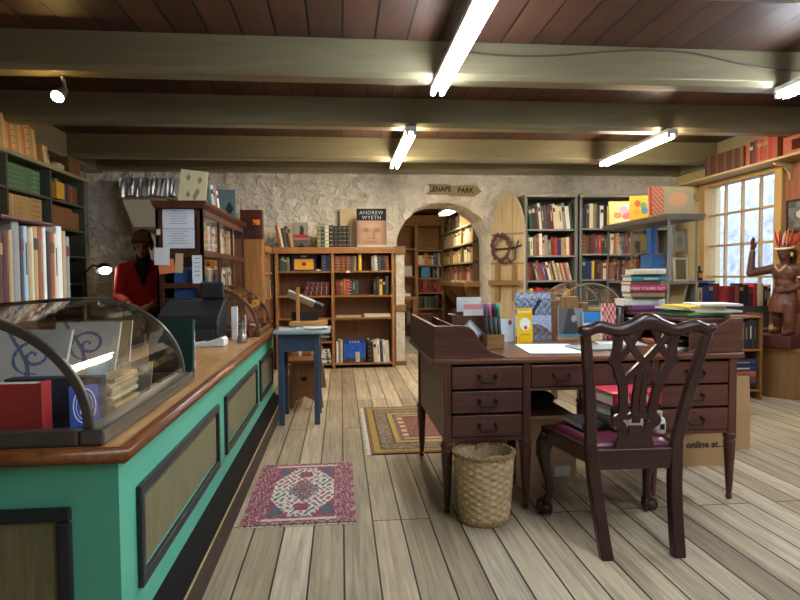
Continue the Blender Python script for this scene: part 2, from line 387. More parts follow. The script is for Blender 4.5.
# ------------------------------------------------------------------ lamps
HOUS = M('d9d9d4', .4, .04, 10); TUBE = emit('fluorescent_tube', 'e6f2ff', 34); TUBEW = emit('warm_fluorescent_tube', 'ffefd2', 34); METAL = M('8a8882', .35, .1, 30, 0, .8)
def batten(x, y0, y1, z, label, TUBE=TUBE):
    t = thing('ceiling_light', label, 'ceiling light', (x, (y0 + y1) / 2, z), 'fluorescent ceiling lights')
    MB().prism([(x - .05, z + .08), (x - .05, z + .045), (x - .025, z + .03), (x + .025, z + .03), (x + .05, z + .045), (x + .05, z + .08)], 'y', y0, y1).build('housing', HOUS, t, bevel=.004)
    for s in (-1, 1):
        MB().tube([(x + s * .034, y0 + .03, z + .012), (x + s * .034, y1 - .03, z + .012)], .017, 12).build('tube', TUBE, t, smooth=True)
        for ye in (y0, y1 - .03): B(x + s * .034 - .014, x + s * .034 + .014, ye, ye + .03, z - .006, z + .045).build('lamp_holder', HOUS, t, bevel=.003)
    return t
batten(.72, 2.83, 4.42, 2.52, 'twin-tube fluorescent light nearest the entrance, crossing under the first two ceiling beams')
batten(.67, 5.62, 7.4, 2.52, 'fluorescent light hung under beams in front of the stone archway', TUBEW)
batten(3.2, 5.55, 7.1, 2.52, 'fluorescent light hung above the glass display case and window', TUBEW)
batten(3.33, 2.6, 4.3, 2.52, 'fluorescent light cut off at the picture edge near the window wall')
batten(1.6, -.1, 1.5, 2.52, 'added fluorescent light out of view overhead near the camera')  # unseen fill lamp, added to brighten the foreground
batten(3.0, -1.7, -.1, 2.52, 'added fluorescent light out of view behind the camera')  # second unseen lamp, added to light surfaces that face the camera
t = thing('ceiling_light', 'short white ceiling light in the room beyond the archway', 'ceiling light', (1.74, 9.9, 2.2))
B(1.67, 1.87, 9.6, 10.2, 2.255, 2.31).build('housing', HOUS, t, bevel=.004); B(1.69, 1.85, 9.62, 10.18, 2.23, 2.255).build('diffuser', emit('passage_light', 'fff0d8', 30), t)
for x in (1.7, 1.84): MB().tube([(x, 9.9, 2.31), (x, 9.9, 2.46)], .006, 6).build('hanger', METAL, t)
# spotlight clamped under a beam
t = thing('spotlight', 'small chrome spotlight with a warm bulb clipped under beam', 'spotlight', (-2.02, 4.72, 2.5))
MB().tube([(-1.9, 4.4, 2.602), (-1.9, 4.44, 2.57), (-1.93, 4.52, 2.54)], .012).build('bracket', METAL, t)
MB().lathe([(.02, .0), (.035, -.04), (.05, -.1), (.052, -.12), (.046, -.12), (.03, -.06)], n=20)
mt = Matrix.Translation((-1.93, 4.52, 2.54)) @ Matrix.Rotation(.3, 4, 'Y') @ Matrix.Rotation(-.75, 4, 'X')
mb = MB().lathe([(.018, .01), (.03, -.03), (.045, -.09), (.047, -.1), (.041, -.1), (.028, -.04)], n=20); mb.v = [tuple(mt @ Vector(p)) for p in mb.v]
mb.build('lamp_shade', METAL, t, smooth=True)
mb = MB().ell((0, 0, -.1), (.042, .042, .03)); mb.v = [tuple(mt @ Vector(p)) for p in mb.v]
mb.build('bulb', emit('warm_bulb', 'ffd27a', 60), t, smooth=True)
# wire slung along a beam
pts = [(.75 + .11 * i, 4.255, 2.80 - .035 * math.sin(i * .33) - (.05 if i > 17 else 0) * math.sin((i - 17) * .2)) for i in range(36)]
tag(MB().tube(pts, .006, 6).build('hanging_cable', M('4c463a', .6), smooth=True), 'thin dark cable slung along the face of the ceiling beam', 'cable')
# ------------------------------------------------------------------ left side: wall bookcase
DKGRN = M('4a5044', .6, .1, 15); SHELFEDGE = M('8a8568', .55, .1, 15)
t = thing('bookcase', 'tall dark green bookcase on the stone wall behind the counter', 'bookcase', (-3.1, 6.2, 0))
Y0, Y1, F, Bk = 4.9, 7.22, -2.9, -3.28
B(Bk, Bk + .02, Y0, Y1, 0, 2.3).build('back_panel', DKGRN, t)
for y in (Y0, 5.6, 6.4, Y1 - .03): B(Bk + .02, F, y, y + .03, 0, 2.3).build('upright', DKGRN, t, bevel=.002)
for z in (.05, .45, .85, 1.15, 1.45, 1.735, 2.02): B(Bk + .02, F - .005, Y0 + .03, Y1 - .03, z - .022, z).build('shelf', DKGRN, t)
B(Bk, F + .03, Y0 - .02, Y1 + .03, 2.3, 2.335).build('top', SHELFEDGE, t, bevel=.004)
R9 = PI / 2
SH = 'books in the dark green wall bookcase'
row(.72, (F - .06, 5.66, 2.02), R9, 'upper shelf of dark green bookcase', 'from the buff box', SH, (.235, .24), (.07, .078), .2, ('green',), rev=True, styles=(2,), kind='set volume')
for i in range(4): book('book', .045, .2, .24, 'buff', f'orange-buff book lying flat, {ORD[i]} up in the pile beside the green set', SH, 0, (F - .06, 5.34, 2.065 + i * .048), R9, 0, PI / 2)
o = B(-3.18, -2.86, 6.445, 6.62, 2.02, 2.19).build('book_box', M('d59b32', .6, .1, 20), bevel=.004); tag(o, 'mustard yellow box jutting out beside the green set of books', 'box')
row(.3, (F - .06, 6.64, 2.02), R9, 'upper shelf of dark green bookcase', 'after the mustard box', SH, (.2, .24), (.045, .06), .2, ('olive', 'dark green', 'olive', 'navy', 'navy'), styles=(2,))
row(.28, (F - .06, 6.93, 2.02), R9, 'upper shelf of dark green bookcase', 'nearest the end upright', SH, (.2, .225), (.055, .07), .2, ('brown', 'rust', 'brown'), rev=True, styles=(1,))
row(.74, (F - .06, 5.64, 1.735), R9, 'middle shelf of dark green bookcase', 'from the nearest upright', SH, (.24, .25), (.06, .066), .2, ('gold',), styles=(2,), kind='gilt volume')
row(.2, (F - .06, 5.4, 1.735), R9, 'middle shelf by the near upright', 'before that upright', SH, (.23, .25), (.055, .066), .2, ('gold',), styles=(2,), kind='worn volume')
o = B(-3.2, -2.93, 6.5, 6.95, 1.735, 1.96).build('storage_box', W('6b4527', '83572f', 'y'), bevel=.004); tag(o, 'brown wooden box on middle shelf at end of green bookcase', 'box')
o = B(-3.2, -2.94, 6.96, 7.14, 1.735, 1.93).build('storage_box', W('6b4527', '83572f', 'z'), bevel=.004); tag(o, 'small brown box beside the bookcase end upright', 'box')
row(1.05, (F - .04, 5.35, 2.336), R9, 'on top of dark green bookcase', 'from its near end', 'old annuals on the green bookcase', (.3, .33), (.055, .07), .22, ('buff', 'orange', 'buff', 'gold'), lean=.16, styles=(0, 2), kind='worn annual', fill=.86)
row(.5, (F - .05, 6.36, 2.336), R9, 'atop the green bookcase, past the annuals', 'leaning', 'old annuals on the green bookcase', (.2, .22), (.04, .06), .2, ('buff', 'tan', 'buff'), lean=.3, kind='thin book', fill=.3)
mb = MB(); mb.ell((-3.02, 6.78, 2.39), (.09, .1, .055)); o = mb.build('plaster_cast', M('b5a582', .8, .1, 20), smooth=True, remesh=.012); tag(o, 'small pale lump of plaster on top of green bookcase', 'ornament')
o = B(-3.2, -2.93, 6.9, 7.18, 2.336, 2.53).build('storage_box', W('5f3f22', '7a5229', 'y'), bevel=.004); tag(o, 'brown wooden box on top of the green bookcase end', 'box')

# ------------------------------------------------------------------ counter
TEAL = M('56a88c', .5, .06, 6, spec=.35); DARKF = M('23262a', .4, .15, 20); INSET = W('5f5a3e', '78714f', 'z', .6, 12); TOPW = W('97683a', 'c79c62', 'y', .3, 7)
KICK = W('2c221a', '40322a', 'y', .6, 6); NOSE = W('5a2f17', '8a5228', 'y', .3, 8)
t = thing('shop_counter', 'long teal shop counter with dark framed panels and a worn wooden top', 'counter', (-.9, 3.4, 0))
ol = lambda e: [(-1.3 - e, 1.67 - e), (-.605 + e, 1.67 - e), (-.605 + e, 5.38), (-1.03, 5.38), (-1.03, 4.76), (-1.3 - e, 4.76)]
MB().prism(ol(0), 'z', .12, .71).build('body', TEAL, t)
MB().prism([(-1.25, 1.7), (-.56, 1.7), (-.53, 1.73), (-.53, 5.37), (-1.03, 5.37), (-1.03, 4.76), (-1.25, 4.76)], 'z', 0, .12).build('plinth', KICK, t)
MB().prism([(-.606, .185), (-.585, .165), (-.534, .132), (-.532, .12), (-.606, .12)], 'y', 1.67, 5.375).build('plinth_moulding', M('1a1613', .85, .4, 25, 0, 0, .1), t)
MB().tube([(-.531, 1.7, .126), (-.531, 5.37, .126)], .0045, 6).build('plinth_strip', W('a08458', 'b89c70', 'y'), t)
MB().prism(ol(.02), 'z', .71, .75).build('counter_top', TOPW, t, bevel=.004)
MB().tube([(-1.3, 1.653, .728), (-.588, 1.653, .728), (-.588, 5.37, .728)], .024, 10).build('nosing', NOSE, t, smooth=True)
for y0, y1, z0, z1 in ((1.80, 2.95, .285, .59), (3.13, 4.29, .285, .59), (4.46, 5.25, .285, .59)):
    p = B(-.605, -.599, y0 + .05, y1 - .05, z0 + .05, z1 - .05).build('panel', INSET, t)
    mb = MB(); f = .034
    for a in ((y0, y1, z1 - f, z1), (y0, y1, z0, z0 + f), (y0, y0 + f, z0 + f, z1 - f), (y1 - f, y1, z0 + f, z1 - f)): mb.box(-.607, -.588, a[0], a[1], a[2], a[3])
    mb.build('panel_frame', DARKF, p, bevel=.005)
p = B(-1.12, -.76, 1.664, 1.67, .2, .55).build('panel', INSET, t); mb = MB()
for a in ((-1.17, -.725, .55, .59), (-1.17, -.725, .15, .2), (-1.17, -1.12, .2, .55), (-.765, -.725, .2, .55)): mb.box(a[0], a[1], 1.654, 1.672, a[2], a[3])
mb.build('panel_frame', DARKF, p, bevel=.008)

# ------------------------------------------------------------------ curved glass showcases
CASEM = M('5e5850', .35, .15, 25, 0, .55); CASEW = W('4c2f1c', '664227', 'y', .4)
def showcase(label, cx, cz, rx, rz, y0, y1, xb, mat, ov=.012, base=.75):
    t = thing('curved_showcase', label, 'display case', ((xb + cx + rx) / 2, (y0 + y1) / 2, base))
    A = lambda k, d=0: [(cx + (rx - d) * math.cos(a), cz + (rz - d) * math.sin(a)) for a in [PI / 2 * i / k for i in range(k + 1)]]
    X = cx + rx
    mb = MB()
    for b in ((X - .03, X + ov, y0 - .012, y1 + .012), (xb, xb + .03, y0 - .012, y1 + .012), (xb + .03, X - .03, y0 - .012, y0 + .03), (xb + .03, X - .03, y1 - .03, y1 + .012)): mb.box(*b, base, cz)
    mb.build('base_frame', mat, t, bevel=.008)
    B(xb, X, y0, y1, base, base + .006).build('bottom', W('5c4229', '775836', 'y'), t)
    o = A(20); i = A(20, .004)
    MB().prism(o + i[::-1], 'y', y0 + .02, y1 - .02).build('curved_glass', GLASS, t, smooth=False)
    B(xb + .02, cx, y0 + .02, y1 - .02, cz + rz - .004, cz + rz).build('top_glass', GLASS, t)
    for ye in (y0 + .008, y1 - .012):
        MB().prism([(xb + .02, cz)] + A(16, .014) + [(xb + .02, cz + rz - .014)], 'y', ye, ye + .004).build('end_glass', GLASS, t)
    for ye in (y0, y1 - .018):
        o = A(20, -.004) ; i = A(20, .022)
        MB().prism(o + [(xb + .02, cz + rz + .004), (xb + .02, cz + rz - .022)] + i[::-1], 'y', ye, ye + .018).build('end_arch', mat, t, bevel=.004)
    B(xb, xb + .02, y0, y1, cz, cz + rz + .004).build('back_board', CASEW, t)
    return t
showcase('large curved glass showcase at the near end of the counter, full of old papers', -1.05, .795, .378, .322, 1.672, 2.64, -1.28, CASEM, .036)
showcase('smaller curved glass showcase at the far end of the counter', -1.0, .80, .38, .33, 4.6, 5.34, -1.02, CASEW)
# back board of the first is open glass: what lies inside
SG = 'papers inside the near showcase'
o = book('book', .05, .2, .17, 'red', 'bright dark-red book standing at the near end inside the large showcase', None, 0); place(o, (-1.06, 1.74, .757), 0); o.scale = (4.6, .3, .9)
o = B(-.99, -.72, 1.86, 1.91, .757, .905).build('book', M('1c2440', .6), bevel=.003); tag(o, 'dark navy book behind the red one inside large showcase', 'book')
for i in range(9):
    o = B(-.93 + rnd.uniform(-.02, .02), -.725 + rnd.uniform(-.015, .01), 1.97 + rnd.uniform(-.015, .015), 2.2 + rnd.uniform(-.02, .02), .757 + i * .0135, .757 + i * .0135 + .0125).build('magazine', M(['c2ac80', 'd3c6a4', 'b79c6e'][i % 3], .8), bevel=.002)
    tag(o, f'yellowed old magazine, {ORD[i]} up in the pile inside the large showcase', 'magazine', SG)
def swirl(u, v):
    for cx, cy, r0, s in ((.55, .66, .3, 1), (.78, .2, .26, -1), (.18, .16, .22, 1)):
        dx, dy = u - cx, (v - cy) * 1.25; r = math.hypot(dx, dy); a = math.atan2(dy, dx) * s
        if r < r0 and abs((r / r0 * 1.7 - a / (2 * PI)) % 1 - .5) > .37: return '6678a4'
    if abs(u - .3 - .22 * math.sin(v * 4)) < .03: return '6d7f9c'
    return 'd2d2ca'
for i, (x, y, rz_, lab) in enumerate(((-1.12, 1.98, -.1, 'grey pamphlet with blue scroll drawing, nearer of the pair in the showcase'), (-1.08, 2.3, -.05, 'grey pamphlet with blue scroll drawing, farther of the pair in the showcase'))):
    o = plate('pamphlet', .24, .26, .012, swirl, 60, 64); tag(o, lab, 'pamphlet', SG); place(o, (x, y, .79), rz_, -.4)
def crest(u, v):
    if .3 < u < .72 and (.66 < v < .7 or .72 < v < .76) and int(u * 40) % 4: return '4e4330'
    if abs(u - .5) < .07 and .28 < v < .46: return '4e4330'
    return 'b09c72' if 0.02 < u < .98 else '7a6a4a'
o = plate('pamphlet', .2, .25, .012, crest, 40, 50); tag(o, 'brown pamphlet with a printed crest at the far end of the showcase', 'pamphlet', SG); place(o, (-1.03, 2.42, .79), 0, -.3)
def photo(u, v):
    r = random.Random(int(u * 60) * 31 + int(v * 14)); g = .12 + .25 * r.random() + .2 * (v > .6); return (g * .8, g * .75, g * .62)
o = plate('photograph', .19, .14, .006, photo, 60, 20); tag(o, 'dark mounted photograph leaning low inside the showcase', 'photograph', SG); place(o, (-.9, 2.28, .757), .1, -.5)
o = B(-.15, .15, 0, .025, 0, .004).build('paper_strip', M('eceae4', .7), origin=(0, 0, 0)); tag(o, 'long white paper strip laid across the showcase papers', 'paper'); place(o, (-.93, 2.06, .885), .15, 0, -.25)
o = B(-.03, .03, 0, .003, 0, .06).build('price_card', M('b9d3dc', .7), origin=(0, 0, 0)); tag(o, 'small pale blue price card clipped on the papers in showcase', 'card'); place(o, (-.79, 2.02, .88), .2, -.3)
o = MB().box(-.03, .03, 0, .04, 0, .004).box(0, .02, .036, .04, 0, .05).build('stand', M('e0b51f', .4), origin=(0, 0, 0)); tag(o, 'small yellow plastic stand inside the showcase', 'stand'); place(o, (-.765, 2.38, .757), .3)
t = thing('sticker', 'blue oval emblem sticker card at the front corner of the showcase', 'card')
B(-.04, .04, 0, .003, 0, .12).build('card', M('2b50a8', .4), t, bevel=.001)
def ring(rx, rz, r, y=-.001): return [(rx * math.cos(2 * PI * i / 28), y, .06 + rz * math.sin(2 * PI * i / 28)) for i in range(28)]
MB().tube(ring(.03, .05, 0), .002, 6, closed=True).tube(ring(.022, .04, 0), .001, 6, closed=True).build('emblem_ring', M('e8ecf2', .5), t)
MB().box(-.012, .012, -.001, 0, .07, .082).box(-.009, .009, -.001, 0, .055, .064).box(-.012, .012, -.001, 0, .038, .049).build('emblem', M('e8ecf2', .5), t)
place(t, (-.748, 1.82, .768), .62, -.06)
# big books on top of the showcase
big = [(.03, .2, 'maroon'), (.03, .225, 'dark brown'), (.035, .23, 'maroon'), (.022, .235, 'tan'), (.045, .275, 'grey'), (.02, .25, 'dark grey'), (.026, .255, 'pale blue'), (.02, .25, 'tan'), (.016, .255, 'cream'), (.03, .26, 'tan'), (.035, .28, 'rust'), (.022, .27, 'white'), (.03, .25, 'black'), (.03, .25, 'rust'), (.022, .245, 'cream'), (.04, .275, 'white'), (.03, .26, 'tan'), (.03, .24, 'grey')]
y = 1.97
for i, (tk, h, c) in enumerate(big):
    book('book', tk, .2, h, c, f'{c} large book, {ORD[i]} from the near end of row on the showcase', 'large books standing on the showcase', [0, 1, 3, 0][i % 4], (-1.07, y, 1.125), R9); y += tk + .0015
o = book('book', .014, .26, .34, 'maroon', 'maroon book lying flat across the tops of the showcase row', None, 0, (-1.06, 1.92, 1.402), R9, 0, PI / 2)
place(o, (-1.055, 2.0, 1.405), R9, 0, PI / 2)

# ------------------------------------------------------------------ things on the counter
o = thing('book', 'dark green hardback with white spine title leaning on the showcase end', 'book')
book_mb(.035, .19, .26, 0).build('cover', [M('16332c', .45), PAGES, GILT], o, origin=(0, 0, 0))
text('THE WOODBOOK', .02, o, (.0175, -.0008, .13), M('d8d8d0', .5), PI / 2, -PI / 2, 0); place(o, (-.65, 2.70, .757), R9, 0, .0); o.rotation_euler = (0, .1, R9)
t = thing('cash_register', 'black cash register with a low sloping hood on the counter', 'cash register', (-1.05, 4.4, .75))
BLK = M('1d1f23', .45, .1, 30)
MB().prism([(4.2, .75), (4.2, .88), (4.24, .94), (4.45, 1.03), (4.57, 1.05), (4.57, .75)], 'x', -1.25, -.84).build('body', BLK, t, bevel=.01)
MB().prism([(4.5, 1.05), (4.48, 1.16), (4.53, 1.17), (4.56, 1.05)], 'x', -1.02, -.86).build('hood', M('2b2e34', .4), t, bevel=.006)
B(-1.22, -.87, 4.194, 4.2, .765, .84).build('drawer', M('2a2d33', .4), t, bevel=.004)
mb = MB().box(-.05, .05, 0, .012, 0, .13).build('receipt', M('e8e8e4', .7), origin=(0, 0, 0)); tag(mb, 'curled white receipt standing in front of the cash register', 'receipt'); mb.scale = (.2, 1, 1); place(mb, (-.99, 4.12, .752), .3)
t = thing('card_terminal', 'white card payment terminal lying on the counter top', 'card terminal', (-.87, 4.05, .75))
MB().prism([(-1.02, .75), (-1.02, .762), (-.86, .785), (-.775, .81), (-.76, .795), (-.76, .75)], 'y', 3.98, 4.12).build('body', M('dcdcd8', .4), t, bevel=.006)
MB().prism([(-.88, .7815), (-.88, .786), (-.79, .811), (-.79, .807)], 'y', 4.0, 4.1).build('screen', M('2c3038', .3), t)
t = thing('leaflet_holder', 'clear acrylic leaflet holder with white leaflets by the far showcase', 'leaflet holder', (-.74, 4.38, .75))
MB().box(-.79, -.68, 4.36, 4.364, .75, .9).box(-.79, -.68, 4.41, 4.414, .75, .98).box(-.794, -.79, 4.36, 4.414, .75, .95).box(-.68, -.676, 4.36, 4.414, .75, .95).build('holder', GLASS, t)
B(-.78, -.74, 4.37, 4.405, .753, .99).build('leaflet_pack', M('e2e2e4', .6), t)
o = MB().lathe([(.03, 0), (.034, .01), (.03, .05), (.015, .06), (.012, .075)], n=16).build('bell', M('8f8d88', .3, .1, 20, 0, .8), origin=(0, 0, 0), smooth=True); tag(o, 'small metal counter bell beside the white terminal', 'bell'); place(o, (-.68, 4.2, .75))
for i, (x, y, h, c) in enumerate(((-.7, 4.45, .17, 'white'), (-.68, 4.5, .14, 'dark red'), (-.72, 4.43, .12, 'grey'))):
    o = book('booklet', .012, .1, h, c, f'{c} booklet propped before the end glass of the far showcase', None, 0, (x, y, .752), .2)
for i, (x, y, a, c) in enumerate(((-.84, 4.75, .2, 'tan'), (-.8, 4.95, -.2, 'brown'), (-.76, 5.12, .1, 'cream'), (-.8, 4.85, .5, 'dark red'), (-.78, 5.0, .3, 'dark green'))):
    o = B(-.09, .09, -.07, .07, 0, .012).build('postcard_pack', M(COL[c], .6), origin=(0, 0, 0), bevel=.001); tag(o, f'{c} bundle of old cards inside the far curved showcase', 'card bundle'); place(o, (x, y, .765 + .016 * i), a, 0, .1)

# ------------------------------------------------------------------ glazed cabinet with notices
CABW = W('3c2016', '553023', 'z', .4, 8); PAPER = M('dfe3ea', .7, .03, 10)
t = thing('book_cabinet', 'dark wooden cabinet with glazed doors and notices taped to its side', 'cabinet', (-1.25, 5.85, 0))
x0, x1, y0, y1 = -1.43, -1.07, 4.85, 6.85
B(x0, x1, y0, y1, 0, .78).build('base_cabinet', CABW, t, bevel=.004)
mb = MB().box(x0, x0 + .02, y0, y1, .78, 1.74)
for z in (.80, 1.02, 1.4, 1.72): mb.box(x0 + .02, x1 - .03, y0 + .03, y1 - .03, z, z + .02)
mb.box(x0 + .02, x1, y1 - .03, y1, .78, 1.74)
mb.build('carcass', CABW, t)
mb = MB()
for a in ((x0, x0 + .05), (x1 - .05, x1)): mb.box(a[0], a[1], y0, y0 + .03, .78, 1.74)
for a in ((.78, .84), (1.12, 1.16), (1.36, 1.42), (1.68, 1.74)): mb.box(x0 + .05, x1 - .05, y0, y0 + .03, a[0], a[1])
mb.box(x0 + .05, x1 - .05, y0 + .012, y0 + .02, 1.42, 1.68)
mb.build('end_frame', CABW, t, bevel=.002)
for y in (y0, 5.5, 6.16, y1 - .035): B(x1 - .025, x1, y, y + .035, .78, 1.74).build('stile', CABW, t, bevel=.002)
for z in (.78, 1.37, 1.69): B(x1 - .024, x1 - .001, y0 + .035, y1 - .035, z, z + .05).build('rail', CABW, t, bevel=.002)
B(x1 - .014, x1 - .01, y0 + .03, y1 - .03, .82, 1.7).build('door_glass', GLASS, t)
MB().prism([(x0 - .0, 1.74), (x0 - .03, 1.80), (x1 + .035, 1.80), (x1 + .025, 1.77), (x1, 1.74)], 'y', y0 - .035, y1 + .03).build('cornice', CABW, t, bevel=.006)
CG = 'books behind the cabinet glass'
row(1.7, (x1 - .06, 4.92, 1.42), R9, 'upper shelf of the glazed cabinet', 'from the notices end', CG, (.2, .26), (.03, .09), .2, ['cream', 'tan', 'white', 'grey', 'cream', 'olive', 'brown'], styles=(0, 1))
row(1.7, (x1 - .06, 4.92, 1.04), R9, 'lower shelf of the glazed cabinet', 'from the notices end', CG, (.2, .27), (.03, .08), .2, ['cream', 'blue', 'tan', 'grey', 'dark grey', 'white', 'gold', 'brown'], styles=(0, 1))
INK = M('53586a', .8, .02)
def notice(label, x, z, w, h, c, rot=0, lines=6, yy=None):
    t = thing('notice', label, 'notice'); B(-w / 2, w / 2, -.002, 0, 0, h).build('sheet', M(c, .75, .03), t)
    mb = MB()
    for i in range(lines):
        q = h * (.88 - .76 * i / max(1, lines)); ww = w * rnd.uniform(.15, .38); mb.box(-ww, ww, -.0026, -.001, q, q + h * .02)
    if lines: mb.build('printed_lines', INK, t)
    place(t, (x, y0 - .003 if yy is None else yy, z), 0, 0, rot)
notice('white printed notice taped at the top of the cabinet end', -1.255, 1.585, .24, .15, 'dfe4ee')
notice('white printed notice taped just under the topmost one', -1.255, 1.43, .24, .152, 'd9dfea')
notice('small white blank slip on the corner of the cabinet end', -1.385, 1.30, .115, .135, 'e4e7ea', .03, 0, y0 - .009)
notice('orange slip tucked under the small white one on the cabinet', -1.345, 1.235, .12, .11, 'e2804e', -.12, 0, y0 - .006)
notice('folded tan card beside the orange slip on the cabinet', -1.26, 1.24, .06, .15, 'c4ab84', .05, 0)
notice('long white torn slip hanging at the cabinet corner', -1.12, 1.155, .075, .22, 'dfe6ec', 0, 5)
notice('tiny white label on the cabinet corner post', -1.408, 1.535, .03, .045, 'd8cfc8', 0, 1)
# on the cabinet top
def figs(u, v):
    for cx, cy in ((.3, .78), (.72, .74), (.35, .3), (.6, .26), (.68, .4)):
        if abs(u - cx) + abs(v - cy) * .8 < .09 and int((u + v) * 50) % 3: return '4a4530'
    return 'd6cda2'
o = plate('book', .22, .30, .03, figs, 44, 60, back='cfc496'); tag(o, 'cream book with little drawn figures leaning on the cabinet top', 'book'); place(o, (-1.36, 5.25, 1.818), .12, -.12, .1)
o = book('book', .03, .24, .26, 'white', 'white plastic-covered book behind the cream one on cabinet', None, 0, (-1.2, 5.5, 1.801), .9, 0, -.08)
for i, c in enumerate(('pale blue', 'grey', 'rust', 'white')): book('book', .03, .25, .24 - .02 * (i % 2), c, f'{c} book leaning in the row on the cabinet top', None, 1, (-1.16 , 5.6 + .06 + i * .075, 1.801), .7, 0, -.1)
def owl(u, v): return '5d6f78' if (abs(u - .75) * 1.5 + abs(v - .35)) > .25 else '1f2428'
o = plate('book', .25, .31, .02, owl, 40, 40, back='d8d5cc'); tag(o, 'grey-blue picture book standing at the far end of the cabinet top', 'book'); place(o, (-1.33, 6.4, 1.803), .1, -.08)

# ------------------------------------------------------------------ behind the counter
t = thing('air_duct', 'silver foil-wrapped duct high on the stone wall', 'duct', (-2.6, 8.05, 2.22))
mb = MB(); k = 28
for i in range(k):
    x = -2.95 + .72 * i / (k - 1)
rj = random.Random(4)
for i in range(k): mb.v += [(-2.78 + .68 * i / (k - 1), yy + rj.uniform(-.012, .012), zz + rj.uniform(-.012, .012)) for yy, zz in ((7.98, 2.245), (7.975, 2.36), (7.99, 2.47), (8.1, 2.485), (8.22, 2.47), (8.22, 2.245))]
for i in range(k - 1):
    for j in range(6): mb.f.append([6 * i + j, 6 * i + (j + 1) % 6, 6 * i + 6 + (j + 1) % 6, 6 * i + 6 + j]); mb.m.append(0)
mb.f += [list(range(6)), [6 * k - 6 + j for j in range(6)]]; mb.m += [0, 0]
mb.build('foil_sleeve', M('c4c4c4', .35, .3, 14, .6, .8), t)
B(-2.8, -2.08, 7.97, 8.26, 2.21, 2.232).build('support_board', M('8a7a66', .6), t)
t = thing('heater_unit', 'cream boxy heater hood under the silver duct', 'heater', (-2.5, 8.1, 1.6))
MB().prism([(-2.75, 2.2), (-2.2, 2.2), (-2.2, 1.85), (-2.62, 1.85)], 'y', 7.95, 8.28).build('hood', M('c4bca6', .5), t, bevel=.005)
MB().box(-2.62, -2.2, 7.94, 8.28, 1.81, 1.85).build('ledge', M('7c7565', .5), t)
B(-2.6, -2.2, 8.1, 8.29, 1.3, 1.81).build('chase', M('d5d2c8', .6), t)
t = thing('desk_lamp', 'small black swing-arm lamp lit beside the stone wall', 'lamp', (-2.25, 5.6, 0))
MB().tube([(-2.28, 5.6, 1.02), (-2.3, 5.6, 1.22), (-2.2, 5.6, 1.32), (-2.12, 5.6, 1.3)], .009).build('arm', BLK, t, smooth=True)
mt = Matrix.Translation((-2.1, 5.58, 1.29)) @ Matrix.Rotation(-.35, 4, 'Y') @ Matrix.Rotation(-.45, 4, 'X')
mb = MB().lathe([(.02, .04), (.045, .03), (.075, -.03), (.07, -.03), (.04, .02)], n=20); mb.v = [tuple(mt @ Vector(p)) for p in mb.v]; mb.build('lamp_shade', BLK, t, smooth=True)
mb = MB().ell((0.01, 0, -.028), (.05, .05, .022)); mb.v = [tuple(mt @ Vector(p)) for p in mb.v]; mb.build('bulb', emit('desk_bulb', 'ffe9c0', 24), t, smooth=True)
MB().lathe([(.09, 0.8), (.09, .82), (.02, .84), (.015, 1.03)], -2.28, 5.6, 20).build('base', BLK, t, smooth=True)
t = thing('work_table', 'plain wooden work table behind the counter with papers', 'table', (-2.3, 5.6, 0))
B(-2.75, -2.08, 5.35, 6.3, .76, .8).build('table_top', W('6a4a2b', '866240', 'y'), t, bevel=.004)
for x in (-2.72, -2.14):
    for y in (5.38, 6.22): B(x, x + .05, y, y + .05, 0, .76).build('leg', W('6a4a2b', '866240', 'z'), t)
# ------------------------------------------------------------------ the shopkeeper
SKIN = M('9a6a50', .6, .06, 20)
def limb(mb, pts, rs, mi=0):
    for (p, q), (r, s) in zip(zip(pts, pts[1:]), zip(rs, rs[1:])):
        p, q = Vector(p), Vector(q); k = max(2, int((q - p).length / (min(r, s) * .5)))
        for i in range(k + 1):
            f = i / k; c = p.lerp(q, f); rr = r + (s - r) * f; mb.ell(c, (rr, rr, rr), mi, 10, 8)
t = thing('person', 'person in a red V-neck jumper over black, head bowed, behind the cabinet', 'person')
mb = MB()
# legs, hips, trunk, neck, head: one surface
for s in (-1, 1):
    limb(mb, [(s * .09, 0, .84), (s * .095, -.01, .46), (s * .1, .02, .09)], [.085, .058, .038])
    limb(mb, [(s * .1, .01, .05), (s * .11, -.13, .035)], [.042, .03])
    sh, el, wr = Vector((s * .17, .0, 1.205)), Vector((s * .205, -.05, .99)), Vector((s * .09, -.24, .93))
    limb(mb, [sh, el, wr], [.052, .043, .028])
    d = (wr - el).normalized(); pc = wr + d * .045; mb.ell(pc, (.034, .03, .018), 0, 12, 8)
    for k in range(4):
        b0 = wr + d * .075 + Vector((0, 0, .003)) + Vector((.02 - .0135 * k, .0, 0)) ; L = (.036, .042, .039, .03)[k]
        limb(mb, [b0, b0 + d * L * .6 + Vector((0, 0, -.006)), b0 + d * L + Vector((0, 0, -.022))], [.0085, .008, .007])
    limb(mb, [wr + d * .03 + Vector((-s * .02, 0, .005)), wr + d * .055 + Vector((-s * .045, 0, 0)), wr + d * .08 + Vector((-s * .05, 0, -.01))], [.011, .01, .008])
mb.ell((0, 0, .9), (.155, .105, .12)); mb.ell((0, 0, 1.02), (.14, .095, .14)); mb.ell((0, .005, 1.17), (.16, .1, .12))
limb(mb, [(-.14, 0, 1.205), (.14, 0, 1.205)], [.05, .05])
limb(mb, [(0, .0, 1.24), (0, -.035, 1.37)], [.055, .05])
H = Matrix.Translation((0, -.065, 1.43)) @ Matrix.Rotation(.32, 4, 'X')
def hp(p): return H @ Vector(p)
rot = H.to_3x3().to_4x4()
mb.ell(hp((0, .01, .03)), (.072, .09, .088), mat=rot); mb.ell(hp((0, -.022, -.045)), (.055, .06, .062), mat=rot)
limb(mb, [hp((0, -.088, .015)), hp((0, -.102, -.018))], [.01, .014])
